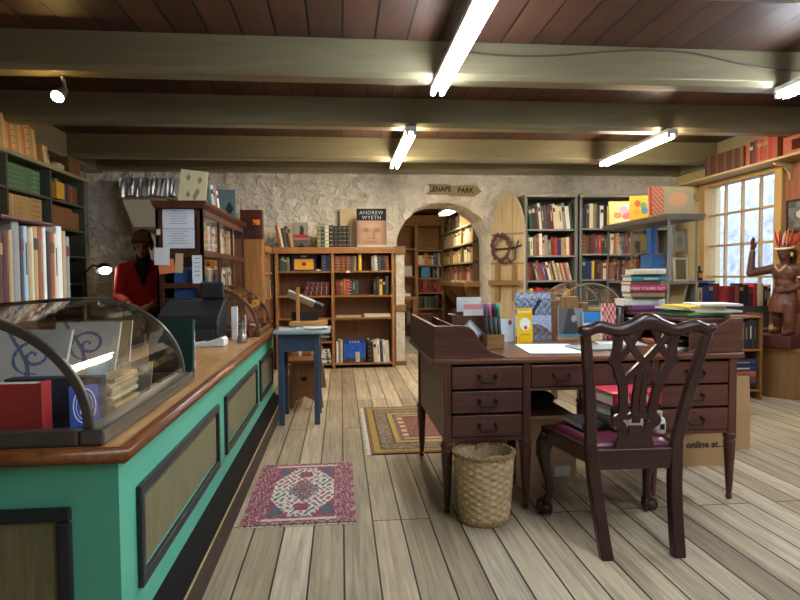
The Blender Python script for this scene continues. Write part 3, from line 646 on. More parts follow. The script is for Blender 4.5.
for s in (-1, 1): mb.ell(hp((s * .074, .01, 0)), (.012, .02, .03), mat=rot); mb.ell(hp((s * .03, -.07, .03)), (.024, .012, .008), mat=rot)
mb.ell(hp((0, -.08, -.052)), (.024, .01, .008), mat=rot)
mb.build('body', SKIN, t, remesh=.0075, sm=2)
e = MB()
for s in (-1, 1): e.ell(hp((s * .03, -.077, .008)), (.013, .007, .007), mat=rot)
e.build('eyes', M('2a1f1a', .3), t, smooth=True)
m_ = MB().ell(hp((0, -.087, -.053)), (.02, .006, .004), mat=rot); m_.build('mouth', M('7a3a34', .5), t, smooth=True)
mb = MB()
mb.ell(hp((0, .03, .05)), (.08, .095, .08), mat=rot)
for s in (-1, 1): limb(mb, [hp((s * .07, -.02, .05)), hp((s * .078, .025, -.0)), hp((s * .066, .055, -.05))], [.02, .018, .014])
for k in range(7): 
    a = -1.1 + 2.2 * k / 6; limb(mb, [hp((.045 * math.sin(a), -.03, .112)), hp((.07 * math.sin(a), -.066 - .012 * math.cos(a), .065)), hp((.066 * math.sin(a), -.078, .035))], [.018, .014, .007])
mb.build('hair', M('5a4130', .6, .35, 60, .3), t, remesh=.007, sm=3)
mb = MB(); RED = M('a5171b', .85, .1, 60, .1)
mb.ell((0, 0, .93), (.172, .122, .1)); mb.ell((0, 0, 1.03), (.158, .114, .15)); mb.ell((0, .005, 1.17), (.178, .118, .12)); limb(mb, [(-.16, 0, 1.22), (0, 0, 1.265), (.16, 0, 1.22)], [.06, .06, .06])
for s in (-1, 1): limb(mb, [(s * .175, 0, 1.215), (s * .205, -.05, .99), (s * .115, -.2, .94)], [.064, .05, .04])
mb.build('jumper', RED, t, remesh=.01, sm=3)
mb = MB(); limb(mb, [(0, -.01, 1.26), (0, -.04, 1.36)], [.068, .058]); mb.prism([(-.075, 1.28), (.075, 1.28), (0, 1.08)], 'y', -.128, -.09); mb.build('polo_neck', M('17171a', .85), t, remesh=.008, sm=2)
mb = MB(); mb.ell((0, 0, .86), (.17, .12, .1))
for s in (-1, 1): limb(mb, [(s * .09, 0, .84), (s * .095, -.01, .46), (s * .1, .02, .08)], [.1, .072, .055])
mb.build('trousers', M('25262b', .85), t, remesh=.012, sm=2)
for s in (-1, 1): MB().ell((s * .105, -.05, .04), (.048, .125, .04)).build('shoe', M('1b1a1a', .5), t, smooth=True)
place(t, (-1.76, 5.6, 0), .2); t.scale = (1, 1, 1.045)

# ------------------------------------------------------------------ tall end cabinet and return bookcase
OAK = W('86562e', 'a97844', 'z', .45, 6); OAKX = W('86562e', 'a97844', 'x', .45, 6); OAKB = W('8a5a30', 'a9733f', 'z', .5, 4); OAKY = W('86562e', 'a97844', 'y', .45, 6)
t = thing('bookcase_end', 'tall brown wooden cabinet end with a dark carved top and orange tag', 'cabinet', (-1.0, 7.0, 0))
B(-1.12, -.88, 6.93, 7.06, 0, 1.63).build('body', OAK, t, bevel=.003); B(-1.12, -.875, 6.925, 7.06, 1.63, 1.96).build('carved_top', W('40170f', '5b2317', 'z'), t, bevel=.004)
mb = MB()
for q in (.0, .028, .056): mb.tube([(-.99 + (.08 - q) * math.cos(a), 6.92, 1.67 + (.15 - 1.5 * q) * math.sin(a)) for a in [PI * i / 12 for i in range(13)]], .006, 6)
mb.build('carved_arch', M('2b211d', .5), t); B(-.98, -.9, 6.921, 6.925, 1.79, 1.85).build('price_tag', M('f08a2a', .6), t)
t = thing('return_bookcase', 'short oak bookcase joining the wall shelves at a right angle', 'bookcase', (-1.0, 7.45, 0))
B(-1.2, -1.18, 7.07, 8.1, 0, 1.5).build('back_panel', OAKB, t)
for y in (7.07, 7.5, 7.92): B(-1.18, -.87, y, y + .03, 0, 1.5).build('upright', OAK, t, bevel=.002)
for z in (.06, .35, .65, .95, 1.26): B(-1.18, -.88, 7.1, 7.92, z - .022, z).build('shelf', OAKY, t)
B(-1.2, -.865, 7.07, 8.26, 1.5, 1.575).build('top', OAKY, t, bevel=.003)
RG = 'books in the return bookcase'
row(.36, (-.9, 7.12, 1.26), R9, 'top shelf of short return bookcase', 'from its near end', RG, (.17, .22), (.025, .05), .2, ['dark grey', 'cream', 'rust', 'grey'])
row(.36, (-.9, 7.54, 1.26), R9, 'top shelf, return bookcase corner', 'past its middle upright', RG, (.17, .22), (.025, .05), .2, ['cream', 'tan', 'grey', 'dark red'])
row(.36, (-.9, 7.12, .95), R9, 'second shelf of short return bookcase', 'from its near end', RG, (.2, .26), (.025, .05), .2, ['dark grey', 'grey', 'teal'])
row(.36, (-.9, 7.54, .95), R9, 'second shelf, return bookcase corner', 'past its middle upright', RG, (.17, .22), (.025, .05), .2, ['cream', 'brown', 'grey'])
row(.5, (-.93, 7.15, 1.576), R9, 'on top of the short return bookcase', 'from the carved cabinet', 'books on top of the return bookcase', (.24, .3), (.02, .035), .2, ('tan', 'rust', 'cream', 'grey', 'dark red', 'brown'), lean=.22, fill=.6)

# ------------------------------------------------------------------ oak wall bookcase
t = thing('bookcase', 'wide two-bay oak bookcase against the stone wall beside the archway', 'bookcase', (-.06, 8.03, 0))
xa, xb, yf, yb = -.84, .70, 7.82, 8.28
B(xa, xb, yb - .02, yb, 0, 1.5).build('back_panel', OAKB, t)
for x in (xa, -.125, xb - .04): B(x, x + .04, yf, yb - .02, 0, 1.5).build('upright', OAK, t, bevel=.003)
for z in (.07, .36, .665, .955, 1.275):
    B(xa + .04, -.125, yf + .005, yb - .02, z - .022, z).build('shelf', OAKX, t)
    if z != .36: B(-.085, xb - .04, yf + .005, yb - .02, z - .022, z).build('shelf', OAKX, t)
B(xa - .02, xb, yf - .02, yb, 1.5, 1.58).build('top', OAKX, t, bevel=.004)
OG = 'books in the oak wall bookcase'; YF = yf + .03
U = 'from the centre upright'
row(.16, (-.79, YF, 1.275), 0, 'top shelf, oak bookcase corner bay', 'from the corner', OG, (.17, .2), (.025, .04), .2, ('dark green', 'dark grey', 'dark green', 'olive'), lean=.06, styles=(0, 1))
row(.12, (-.25, YF, 1.275), 0, 'top shelf of oak bookcase, corner bay', U, OG, (.2, .215), (.025, .035), .2, ('dark grey', 'navy', 'navy'), rev=True)
row(.3, (-.08, YF, 1.275), 0, 'top shelf of oak bookcase, arch bay', U, OG, (.185, .2), (.02, .028), .2, ('dark red', 'rust', 'dark red', 'dark red', 'rust', 'dark red', 'rust', 'brown', 'dark grey', 'dark grey', 'tan'), styles=(2,))
row(.05, (.23, YF, 1.275), 0, 'top shelf of the oak bookcase', 'by itself mid-shelf', OG, (.215, .22), (.04, .045), .2, ('yellow',), styles=(0,))
row(.26, (.395, YF, 1.275), 0, 'top shelf of oak bookcase', 'from the gap by arch post', OG, (.18, .21), (.03, .042), .2, ('grey', 'white', 'dark grey', 'navy', 'black', 'rust'), lean=.05)
row(.34, (-.07, YF, .955), 0, 'second shelf of oak bookcase, arch bay', U, OG, (.19, .22), (.03, .05), .2, ('dark red', 'brown', 'rust', 'red', 'dark brown', 'dark green', 'dark grey'))
row(.23, (.425, YF, .955), 0, 'second shelf of oak bookcase', 'from the gap by arch post', OG, (.19, .27), (.03, .042), .2, ('black', 'black', 'yellow', 'black', 'dark grey'))
for i in range(3):
    book('book', .058, .2, .34 - .02 * i, 'maroon', f'thick maroon volume, {ORD[i]} up in the flat pile on oak bookcase', 'maroon volumes lying flat on the oak bookcase', 2, (-.49 + .02 * i, YF, .955 + .058 + .059 * i), 0, 0, PI / 2)
for i in range(1): book('book', .02, .2, .058, 'cream', 'thin cream booklet lying flat on the top corner shelf', OG, 0, (-.315, YF, 1.296), 0, 0, PI / 2)
for x0_, w_, h_, c, lab in ((-.07, .33, .022, 'b9aa8c', 'flat pile of tan paper on the third shelf of oak bookcase'), (.3, .345, .04, 'd5ccb8', 'loose stack of white pages with curled end on third shelf')):
    o = B(x0_, x0_ + w_, YF, YF + .22, .665, .665 + h_).build('paper_stack', M(c, .8, .1, 40, stretch=(1, 1, 30)), bevel=.002); tag(o, lab, 'papers')
def city(u, v):
    r = random.Random(int(u * 26) * 97 + int(v * 30))
    if v > .82: return '1d3c8c' if r.random() > .0 else 'ffffff'
    if abs(u - .62) < .1 and v < .45: return 'c8c0a8' if r.random() > .3 else '8c7a5a'
    if v < .2: return '2a2f4a' if r.random() > .3 else '6b5f58'
    return ('1f4aa8', '2757b8', '3a66b5')[int(r.random() * 3)]
t = thing('book', 'large blue picture book with a spire facing out on the bottom shelf', 'book'); B(0, .28, 0, .03, 0, .29).build('page_block', PAGES, t)
plate('cover', .285, .295, .004, city, 40, 40, t); text('PARIS', .04, t, (.14, -.0045, .262), M('f0f0f4', .5), sp=1.4); place(t, (.03, YF + .02, .075), 0, -.06)
row(.09, (-.07, YF + .03, .07), 0, 'bottom shelf of oak bookcase', 'beside the blue picture book', OG, (.26, .3), (.02, .03), .22, ('white', 'grey', 'cream'))
row(.32, (.335, YF - .005, .07), 0, 'bottom shelf of oak bookcase', 'from the blue picture book', OG, (.27, .32), (.03, .05), .22, ('black', 'dark brown', 'cream', 'white', 'dark grey', 'white', 'cream', 'black'), lean=.05)
for i in range(5): book('book', .035, .22, .2 - .006 * i, ['white', 'grey', 'white', 'cream', 'white'][i], f'pale paperback, {ORD[i]} up in pile on the bottom corner shelf', OG, 1, (-.33 + .005 * (i % 2), YF, .107 + .036 * i), 0, 0, PI / 2)
for i, c in enumerate(('dark grey', 'black', 'grey')): book('book', .02, .2, .26, c, f'{c} book lying flat on the low corner shelf', OG, 0, (-.45 + .02 * i, YF, .382 + .021 * i), 0, 0, PI / 2)
def maps(u, v):
    if v > .8: return '1c2340'
    if .1 < u < .9 and .08 < v < .74:
        return 'e0a53c' if (u - .5) ** 2 + (v - .42) ** 2 > .012 else '6a4a2a'
    return '1c2340'
t = thing('book', 'dark blue book with orange map cover facing out, corner bay', 'book'); B(0, .3, 0, .02, 0, .2).build('page_block', PAGES, t); plate('cover', .305, .205, .004, maps, 32, 30, t)
text('MAPS', .03, t, (.15, -.0045, .183), M('e8e4d0', .5)); place(t, (-.626, YF + .03, 1.28), 0, -.1)
o = B(-.02, .025, -.004, 0, 0, .03).build('shelf_label', M('ece8e0', .7), origin=(0, 0, 0)); tag(o, 'small white label on the top shelf edge below dark red set', 'label'); place(o, (.09, yf - .0, 1.245)); 
# on top
ZT = 1.581
row(.3, (-.84, YF + .02, ZT), 0, 'on the oak bookcase top by the corner', 'from the corner', 'books on top of the oak bookcase', (.24, .3), (.03, .05), .2, ('rust', 'cream', 'dark grey', 'dark brown', 'tan'), lean=.18, fill=.75, styles=(0, 1))
def dog(u, v):
    if .28 < v < .44: return 'b8322c'
    if abs(u - .55) < .16 - .1 * (v - .4) and .4 < v < .86: return '2b2724'
    return '8f8b84' if v > .2 else '5d554c'
t = thing('book', 'small upright book with dark animal and red band on the oak bookcase', 'book'); B(0, .18, 0, .02, 0, .27).build('page_block', PAGES, t); plate('cover', .185, .275, .004, dog, 26, 36, t); place(t, (-.6, YF + .05, ZT + .045), 0, -.1)
o = MB().box(.06, .13, -.01, .08, 0, .02).box(.085, .105, -.03, .0, 0, .05).build('book_easel', M('1c1a19', .5), origin=(0, 0, 0)); tag(o, 'small black easel under the book with red band', 'easel'); place(o, (-.6, YF + .028, ZT))
row(.47, (-.3, YF + .02, ZT), 0, 'on top of the oak bookcase', 'in the ribbed set', 'ribbed leather set on top of the oak bookcase', (.27, .285), (.045, .06), .2, ('olive', 'dark green', 'cream', 'black', 'black', 'black', 'black', 'black', 'black'), styles=(2,), fill=.93)
o = B(-.0, .27, 0, .014, 0, .54).build('board', M('c3b08c', .7, .08, 8), origin=(0, 0, 0)); tag(o, 'plain tan board leaning on wall behind the big portrait book', 'board'); place(o, (-.0, 8.14, ZT + .002), 0, -.14)
def face(u, v):
    g = lambda cx, cy, sx, sy: math.exp(-((u - cx) / sx) ** 2 - ((v - cy) / sy) ** 2)
    if v > .69: return '15181c'
    c = Vector((.36, .22, .15)) * (1 + .35 * g(.5, .55, .3, .1) + .25 * g(.48, .3, .05, .12) + .18 * g(.25, .27, .1, .08) + .18 * g(.74, .27, .1, .08))
    k = 1 - .55 * g(.32, .43, .1, .035) - .55 * g(.69, .43, .1, .035) - .3 * g(.57, .33, .05, .1) - .35 * g(.5, .225, .11, .018) - .5 * g(.5, .135, .17, .014) - .18 * g(.5, .09, .2, .02)
    k -= .3 * g(.3, .485, .13, .02) + .3 * g(.7, .485, .13, .02) + .12 * g(.28, .16, .02, .1) + .12 * g(.73, .16, .02, .1)
    k *= 1 - .8 * max(0, u - .78) * 3 - .6 * max(0, .14 - u) * 4
    if v < .05: return (.45, .43, .42)
    return tuple(max(.03, q * k) for q in c)
t = thing('book', 'big portrait-cover book with a black title band standing beside the arch', 'book'); B(.004, .386, .0, .04, .003, .5).build('page_block', PAGES, t); plate('cover', .39, .505, .006, face, 84, 100, t)
text('ANDREW', .068, t, (.195, -.007, .45), M('a9b2b6', .5), sp=1.12); text('WYETH', .068, t, (.195, -.007, .385), M('a9b2b6', .5), sp=1.12); place(t, (.215, YF + .05, ZT + .004), 0, -.08)
# white arch post with wooden blocks
t = thing('post', 'white painted post with worn wooden blocks beside the archway', 'post', (.77, 8.1, 0))
B(.73, .85, 8.0, 8.295, 0, 1.5).build('shaft', plaster('flaking_paint', 'd6d0c0', 'b8ab92', '8f7b5c', .3, 9), t, bevel=.006)
for z0, z1 in ((1.49, 1.6), (.72, .82), (0, .06)): B(.715, .87, 7.985, 8.296, z0, z1).build('block', W('6d4a28', '8f6a3e', 'x', .6), t, bevel=.008)
# wooden arrow sign
t = thing('sign', 'weathered wooden arrow sign above the archway', 'sign', (1.55, 8.28, 2.3))
mb = MB().prism([(1.2, 2.47), (1.27, 2.405), (1.19, 2.33), (1.5, 2.33), (1.52, 2.315), (1.87, 2.30), (1.97, 2.37), (1.88, 2.455), (1.55, 2.445), (1.5, 2.465)], 'y', 8.262, 8.285); mb.build('board', W('7a6a4c', '9c8a64', 'x', .7), t, bevel=.003)
text('LENAPE', .1, t, (-.165, -.0195, .097), M('17120d', .8), sx=.88, bold=.0035); text('PARK', .098, t, (.19, -.0195, .08), M('17120d', .8), sx=.92, bold=.0035)
# arched plank door folded back on the wall
DOORW = W('b09a76', 'cdb792', 'z', .75, 6, .2); BAR = W('8a6840', 'a58250', 'z', .7, 6)
t = thing('plank_door', 'old arched plank door standing ajar on the wall beside the arch', 'door')
WD = .53; top = lambda x: 1.55 + .77 * math.sqrt(max(0, 1 - (abs(x - .27) / .275) ** 1.9)) ** .85
for k in range(3):
    xa_, xb_ = k * WD / 3, (k + 1) * WD / 3 - .004
    xs = [xa_ + (xb_ - xa_) * i / 10 for i in range(11)]
    MB().prism([(xa_, .01), (xb_, .01)] + [(x, min(2.32, top(x))) for x in xs[::-1]], 'y', 0, .045).build('plank', DOORW, t, bevel=.003)
for z in (1.76, 1.36): B(.0, WD, -.008, -.0005, z - .012, z + .012).build('batten', W('8a7350', 'a58c64', 'x', .7), t, bevel=.003)
MB().tube([(.02, -.012, 1.56), (.35, -.014, 1.565), (.5, -.012, 1.6)], .012, 6).build('hinge_strap', M('2a2522', .6), t)
for x in (.09, .36): B(x, x + .07, -.04, -.001, .85, 1.34).build('brace', BAR, t, bevel=.003)
B(.0, WD, -.07, -.041, 1.06, 1.13).build('cross_bar', W('7a5c38', '98784a', 'x', .7), t, bevel=.003)
place(t, (2.09, 8.22, 0), -.86); DT = Matrix.Translation((2.09, 8.22, 0)) @ Matrix.Rotation(-.86, 4, 'Z')
mb = MB(); wr_ = random.Random(5)
def dq(x, y, z): return DT @ Vector((x, y, z))
for i in range(110):
    a = 2 * PI * i / 110 + wr_.uniform(-.03, .03); r = wr_.uniform(-.026, .026); mb.ell(dq(.22 + (.14 + r) * math.cos(a), -.09 + wr_.uniform(-.014, .014), 1.58 + (.165 + r) * math.sin(a)), (.016, .016, .016), 0, 6, 5)
mb.tube([dq(.22 + .14 * math.cos(2 * PI * i / 30), -.09, 1.58 + .165 * math.sin(2 * PI * i / 30)) for i in range(30)], .018, 8, closed=True)
tag(mb.build('wreath', M('5e3a40', .8, .5, 60)), 'round dusky-purple wreath hung on the arched plank door', 'wreath')
tag(MB().tube([dq(.3, -.05, 1.44), dq(.36, -.06, 1.37), dq(.42, -.05, 1.42), dq(.43, -.05, 1.55), dq(.47, -.04, 1.66)], .011, 8).build('iron_hook', M('2c2826', .5), smooth=True), 'curved black iron hook on the plank door beside the wreath', 'hook')

# ------------------------------------------------------------------ room beyond the arch
PW = W('8a6238', 'b08450', 'z', .6, 5); PWX = W('8a6238', 'b08450', 'x', .6, 5); PWY = W('8a6238', 'b08450', 'y', .6, 5)
t = thing('bookcase', 'rough wooden back bookcase in the room beyond the arch', 'bookcase', (1.4, 12.1, 0))
B(.6, 2.05, 12.27, 12.29, 0, 2.4).build('back_panel', PWX, t)
for x in (.6, 1.48, 2.02): B(x, x + .06, 11.9, 12.27, 0, 2.4).build('upright', PW, t)
B(.66, 2.02, 11.88, 12.27, 2.2, 2.4).build('header', PWX, t)
for z in (.25, .55, .87, 1.16, 1.42, 1.72): B(1.54, 2.02, 11.92, 12.27, z - .03, z).build('shelf', PWX, t)
for z in (.55, 1.2, 1.75): B(.66, 1.48, 11.92, 12.27, z - .03, z).build('shelf', PWX, t)
PG = 'books in the room beyond the arch'
row(.46, (1.55, 11.95, 1.42), 0, 'upper passage shelf', 'from the wooden post', PG, (.18, .26), (.03, .06), .2, ['orange', 'white', 'tan', 'dark grey', 'blue', 'cream'])
row(.46, (1.55, 11.95, .87), 0, 'red passage shelf', 'from the wooden post', PG, (.235, .25), (.035, .05), .2, ('dark red', 'maroon', 'red', 'rust', 'dark red', 'brown'))
row(.46, (1.55, 11.95, .55), 0, 'dark passage shelf', 'from the wooden post', PG, (.22, .26), (.035, .05), .2, ('dark grey', 'dark green', 'black', 'olive', 'dark grey'))
row(.165, (1.84, 11.95, 1.16), 0, 'passage shelf with blue box', 'beside it', PG, (.18, .22), (.035, .05), .2, ('dark grey', 'black', 'grey'))
row(.6, (.85, 11.95, .25 + .02), 0, 'lowest passage shelf', 'from the arch edge', PG, (.2, .245), (.04, .06), .2, ['white', 'cream', 'dark red', 'tan', 'white', 'black'])
struct(B(.66, 1.48, 11.92, 12.27, .2, .268).build('trim_passage_shelf', PWX))
tag(B(1.6, 1.79, 11.95, 12.15, 1.161, 1.375).build('box', M('3f86ac', .5, .1, 15), bevel=.02), 'bright blue box on a passage shelf beyond the arch', 'box')
tag(B(1.2, 1.42, 11.95, 11.97, 1.2, 1.4).build('card', M('d2d0c0', .7)), 'pale framed card standing on the passage shelf beyond arch', 'card')
t = thing('passage_bench', 'low wooden bench against the passage bookcase holding white parcels', 'bench', (1.2, 11.6, 0))
B(.8, 1.46, 11.4, 11.85, .75, .8).build('bench_top', PWX, t)
for x in (.84, 1.38): B(x, x + .05, 11.45, 11.8, 0, .75).build('leg', PW, t)
for i, (x, z) in enumerate(((1.05, .801), (1.2, .801), (1.1, .866))): tag(B(x, x + .14, 11.5, 11.7, z, z + .064).build('parcel', M('e2dfd8', .7), bevel=.01), f'white parcel on the passage bench, {["beside the post","next to the shelf post","on top of the others"][i]}', 'parcel')
# shelves along the passage's right wall
t = thing('bookcase', 'long bookcase of pale books along the passage wall beyond the arch', 'bookcase', (2.2, 10.3, 0))
xf, ya, yb_ = 2.02, 9.05, 11.85
B(2.46, 2.48, ya, yb_, .0, 2.02).build('back_panel', PWY, t)
for y in (ya, 9.95, 10.9, yb_ - .04): B(xf, 2.46, y, y + .04, 1.12, 2.02).build('upright', W('5d4630', '7d6142', 'z'), t)
for z in (1.12, 1.42, 1.73, 2.02): B(xf - .01, 2.46, ya, yb_, z - .025, z).build('shelf', W('8f7d62', 'b0a080', 'y'), t)
B(1.85, 2.46, ya - .1, 11.5, 1.03, 1.09).build('bench_top', PWY, t)
for y in (9.2, 10.2, 11.3): MB().prism([(2.46, 1.03), (1.92, 1.03), (1.92, .96), (2.3, .5), (2.46, .5)], 'y', y, y + .06).build('bracket', PW, t)
B(2.44, 2.46, ya, yb_, 0, 1.03).build('lower_panel', PWY, t)
LG = 'pale books along the passage wall'
for z, ref_, pal in ((1.73, 'highest full passage-wall shelf', ['cream', 'tan', 'white', 'cream', 'yellow', 'tan']), (1.42, 'middle passage-wall shelf', ['cream', 'yellow', 'tan', 'olive', 'gold', 'cream']), (1.12, 'lowest passage-wall shelf', ['tan', 'brown', 'dark red', 'rust', 'tan', 'dark grey', 'pink'])):
    for k, (y0_, y1_) in enumerate(((11.8, 10.95), (10.88, 10.0), (9.93, 9.1))):
        row(y0_ - y1_, (xf + .03, y0_, z), -R9, ref_ + [', far bay', ', middle bay', ', near bay'][k], 'from the far end', LG, (.2, .255), (.04, .075), .2, pal, styles=(0, 1))
row(1.6, (xf + .05, 11.6, 2.021), -R9, 'atop the passage-wall shelves', 'from the far end', LG, (.16, .26), (.03, .08), .2, ['dark grey', 'tan', 'grey', 'brown'], lean=.1, fill=.8)
for i, (y, c) in enumerate(((9.4, 'dark red'), (9.75, 'dark grey'), (10.3, 'red'), (10.8, 'tan'))):
    tag(B(2.1, 2.4, y, y + .22, 0, .5).build('carton', M(COL[c], .6), bevel=.01), f'{c} carton on the floor under the passage bench', 'box')
row(.8, (1.9, 10.2, 1.091), -R9, 'passage bench top', 'loose on the bench', LG, (.02, .03), (.15, .2), .1, ['cream', 'grey'], styles=(0,))

# ------------------------------------------------------------------ grey bookcases
GREY = M('6f6d68', .55, .08, 12); GREYD = M('43443f', .6, .1, 12); GREYE = M('8c8b85', .5, .06, 15)
GG = 'books in the grey bookcases'
def greycase(x0, x1, label, zs):
    t = thing('bookcase', label, 'bookcase', ((x0 + x1) / 2, 8.1, 0)); yf, yb = 7.9, 8.29
    B(x0, x1, yb - .02, yb, 0, 2.25).build('back_panel', GREYD, t)
    for x in (x0, x1 - .04): B(x, x + .04, yf, yb - .02, 0, 2.25).build('upright', GREY, t, bevel=.003)
    for z in zs: B(x0 + .04, x1 - .04, yf + .005, yb - .02, z - .022, z).build('shelf', GREYE, t)
    B(x0, x1, yf - .01, yb, 2.25, 2.29).build('top', M('8f897b', .5, .1, 15), t, bevel=.004)
greycase(2.47, 3.21, 'grey painted bookcase beside the arched plank door', (.06, .42, .78, 1.125, 1.465, 1.82))
greycase(3.235, 4.6, 'wide grey painted bookcase behind the glass display case', (.06, .42, .78, 1.135, 1.485, 1.83))
a, b = 'grey bookcase by plank door', 'from the door'
row(.645, (2.52, 7.93, 1.82), 0, 'top shelf, ' + a, b, GG, (.3, .36), (.03, .06), .24, ('dark green', 'black', 'dark brown', 'cream', 'dark grey', 'dark grey', 'maroon', 'maroon', 'cream', 'cream', 'cream', 'grey', 'white'), lean=.1, styles=(0, 1, 3))
row(.645, (2.52, 7.93, 1.465), 0, 'second shelf, ' + a, b, GG, (.21, .3), (.026, .048), .22, ['rust', 'dark red', 'cream', 'tan', 'dark red', 'grey', 'cream', 'red', 'navy', 'white', 'tan', 'olive'], lean=.03)
row(.645, (2.52, 7.93, 1.125), 0, 'third shelf, ' + a, b, GG, (.22, .28), (.02, .034), .22, ['red', 'dark red', 'cream', 'tan', 'dark grey', 'blue', 'white', 'navy', 'pale blue', 'cream', 'rust', 'dark green'], lean=.24, lean_from=.1)
row(.645, (2.52, 7.93, .78), 0, 'fourth shelf, ' + a, b, GG, (.22, .25), (.035, .05), .22, ('tan', 'yellow', 'red', 'red', 'red', 'rust', 'brown', 'brown', 'brown', 'brown', 'brown', 'brown'))
a, b = 'wide grey bookcase', 'from the shared upright'
row(.95, (3.29, 7.93, 1.83), 0, 'top shelf, ' + a, b, GG, (.27, .34), (.035, .055), .22, ('black', 'dark grey', 'cream', 'olive', 'dark grey', 'white', 'black', 'dark brown', 'dark grey', 'brown', 'maroon', 'dark grey', 'brown', 'tan'), styles=(1, 2, 0))
row(1.1, (3.29, 7.93, 1.485), 0, 'second shelf, ' + a, b, GG, (.24, .28), (.035, .05), .22, ('brown', 'brown', 'dark brown', 'dark red', 'dark grey', 'red', 'dark brown', 'dark green', 'brown', 'cream', 'rust', 'tan', 'brown', 'dark grey', 'dark red', 'brown'))
row(1.15, (3.29, 7.93, 1.135), 0, 'third shelf, ' + a, b, GG, (.22, .3), (.035, .05), .22, ('dark green', 'navy', 'navy', 'yellow', 'dark brown', 'dark brown', 'brown', 'cream', 'rust', 'rust', 'brown', 'rust', 'dark red', 'rust'))
row(.5, (3.29, 7.93, .78), 0, 'fourth shelf, ' + a, b, GG, (.2, .25), (.035, .05), .22, ['dark grey', 'brown', 'dark brown'])
# ------------------------------------------------------------------ glass display case
GF = M('7d7a70', .45, .1, 15); SLAB = M('6a665c', .5, .1, 12)
t = thing('glass_display_case', 'tall grey-framed glass display case holding pictures beside the window', 'display case', (3.34, 6.25, 0))
x0, x1, y0, y1 = 3.19, 3.5, 5.6, 6.95
B(x0, x1, y0, y1, .02, .06).build('bottom', SLAB, t)
for x in (x0, x1 - .02):
    for y in (y0, y1 - .02): B(x, x + .02, y, y + .02, 0, 1.725).build('post', GF, t, bevel=.002)
MB().prism([(x0 - .03, 1.725), (x0 - .045, 1.755), (x0 - .045, 1.785), (x1 + .05, 1.785), (x1 + .05, 1.755), (x1 + .03, 1.725)], 'y', y0 - .045, y1 + .04).build('top', SLAB, t, bevel=.004)
B(x0 + .004, x1 - .004, y0 + .004, y1 - .004, 1.1, 1.122).build('shelf', GF, t)
B(x0 + .01, x1 - .01, y0 + .03, y1 - .03, 1.405, 1.411).build('glass_shelf', GLASS, t)
B(x1 - .008, x1 - .002, y0 + .02, y1 - .02, .06, 1.1).build('lower_back', GF, t)
B(x0 + .006, x0 + .01, y0 + .02, y1 - .02, 1.122, 1.725).build('side_glass', GLASS, t); B(x0 + .02, x1 - .02, y0 + .006, y0 + .01, 1.122, 1.725).build('front_glass', GLASS, t)
B(x0 + .02, x1 - .02, y1 - .01, y1 - .006, 1.122, 1.725).build('rear_glass', GLASS, t)
tag(B(3.22, 3.36, 5.95, 6.2, 1.124, 1.4).build('box', M('2f74b8', .5, .1, 10), bevel=.004), 'blue upright box inside the front of glass display case', 'box')
tag(B(3.23, 3.3, 6.0, 6.1, 1.412, 1.68).build('box', M('2f74b8', .5, .1, 10), bevel=.004), 'narrow blue box on the glass shelf inside display case', 'box')
def frame_pic(name, label, w, h, fr, cat='picture', inner=None, fw=.02):
    t = thing(name, label, cat)
    mb = MB()
    for a in ((0, w, 0, fw), (0, w, h - fw, h), (0, fw, fw, h - fw), (w - fw, w, fw, h - fw)): mb.box(a[0], a[1], 0, .02, a[2], a[3])
    mb.build('frame', fr, t, bevel=.002)
    plate('picture_panel', w - 2 * fw, h - 2 * fw, .004, inner, 30, 30, t, Matrix.Translation((fw, .014, fw))); return t
def sketch(u, v):
    r = random.Random(int(u * 30) * 7 + int(v * 30) * 131); return '8d8672' if (abs(u - .5) ** 2 + abs(v - .5) ** 2) > .07 or r.random() > .4 else '4a473e'
place(frame_pic('framed_picture', 'small grey framed drawing near the front of the display case', .16, .24, M('837c68', .5), 'picture', sketch), (3.33, 5.75, 1.412), 0, -.08)
place(frame_pic('framed_picture', 'pale framed olive print low in the glass display case front', .15, .24, M('c4bda8', .5), 'picture', lambda u, v: '6a6438'), (3.33, 5.72, 1.124), 0, -.08)
def girl(u, v): return 'd6b04a' if u > .55 and v > .15 else ('5f594c' if abs(u - .3) < .18 and v < .7 else '9a9384')
place(frame_pic('framed_picture', 'tilted framed print with a yellow side inside the display case', .22, .24, M('8b846e', .5), 'picture', girl), (3.235, 6.45, 1.415), -.3, -.1)
o = MB(); o.ell((0, 0, .04), (.03, .025, .045)).ell((0, 0, .105), (.02, .02, .025)); tag(o.build('figurine', M('d8c8a8', .6), origin=(0, 0, 0), remesh=.006), 'tiny cream figurine in the far part of the display case', 'figurine'); place(COLL.objects[-1], (3.25, 6.75, 1.418))
row(.3, (3.24, 6.6, 1.124), -R9, 'inside the glass display case', 'from its far end', 'books inside the display case', (.2, .25), (.03, .05), .2, ('rust', 'dark red', 'brown', 'rust', 'brown'), styles=(1, 0))
row(.3, (3.26, 6.9, 1.124), -R9, 'at far corner of the display case', 'from the corner', 'books inside the display case', (.2, .25), (.03, .05), .2, ('maroon', 'grey', 'brown'), styles=(1, 0))
for i in range(4): tag(place(B(-.1, .1, -.05, .05, 0, .02).build('picture_mount', M(['5a4630', '7c5a3a', '3a332c', '8a7a58'][i], .6), origin=(0, 0, 0), bevel=.002), (3.34, 5.85 + .14 * i, .12 + .03 * i), 0, 0, .3), f'{["dark brown", "rust", "black", "tan"][i]} mounted picture tilted in the open base of display case', 'picture')
tag(place(B(-.006, .006, 0, .24, 0, .42).build('board', M('8f7f5e', .6), origin=(0, 0, 0)), (3.34, 5.66, .68), 0, 0, .22), 'slanting thin board under the shelf of the display case', 'board')
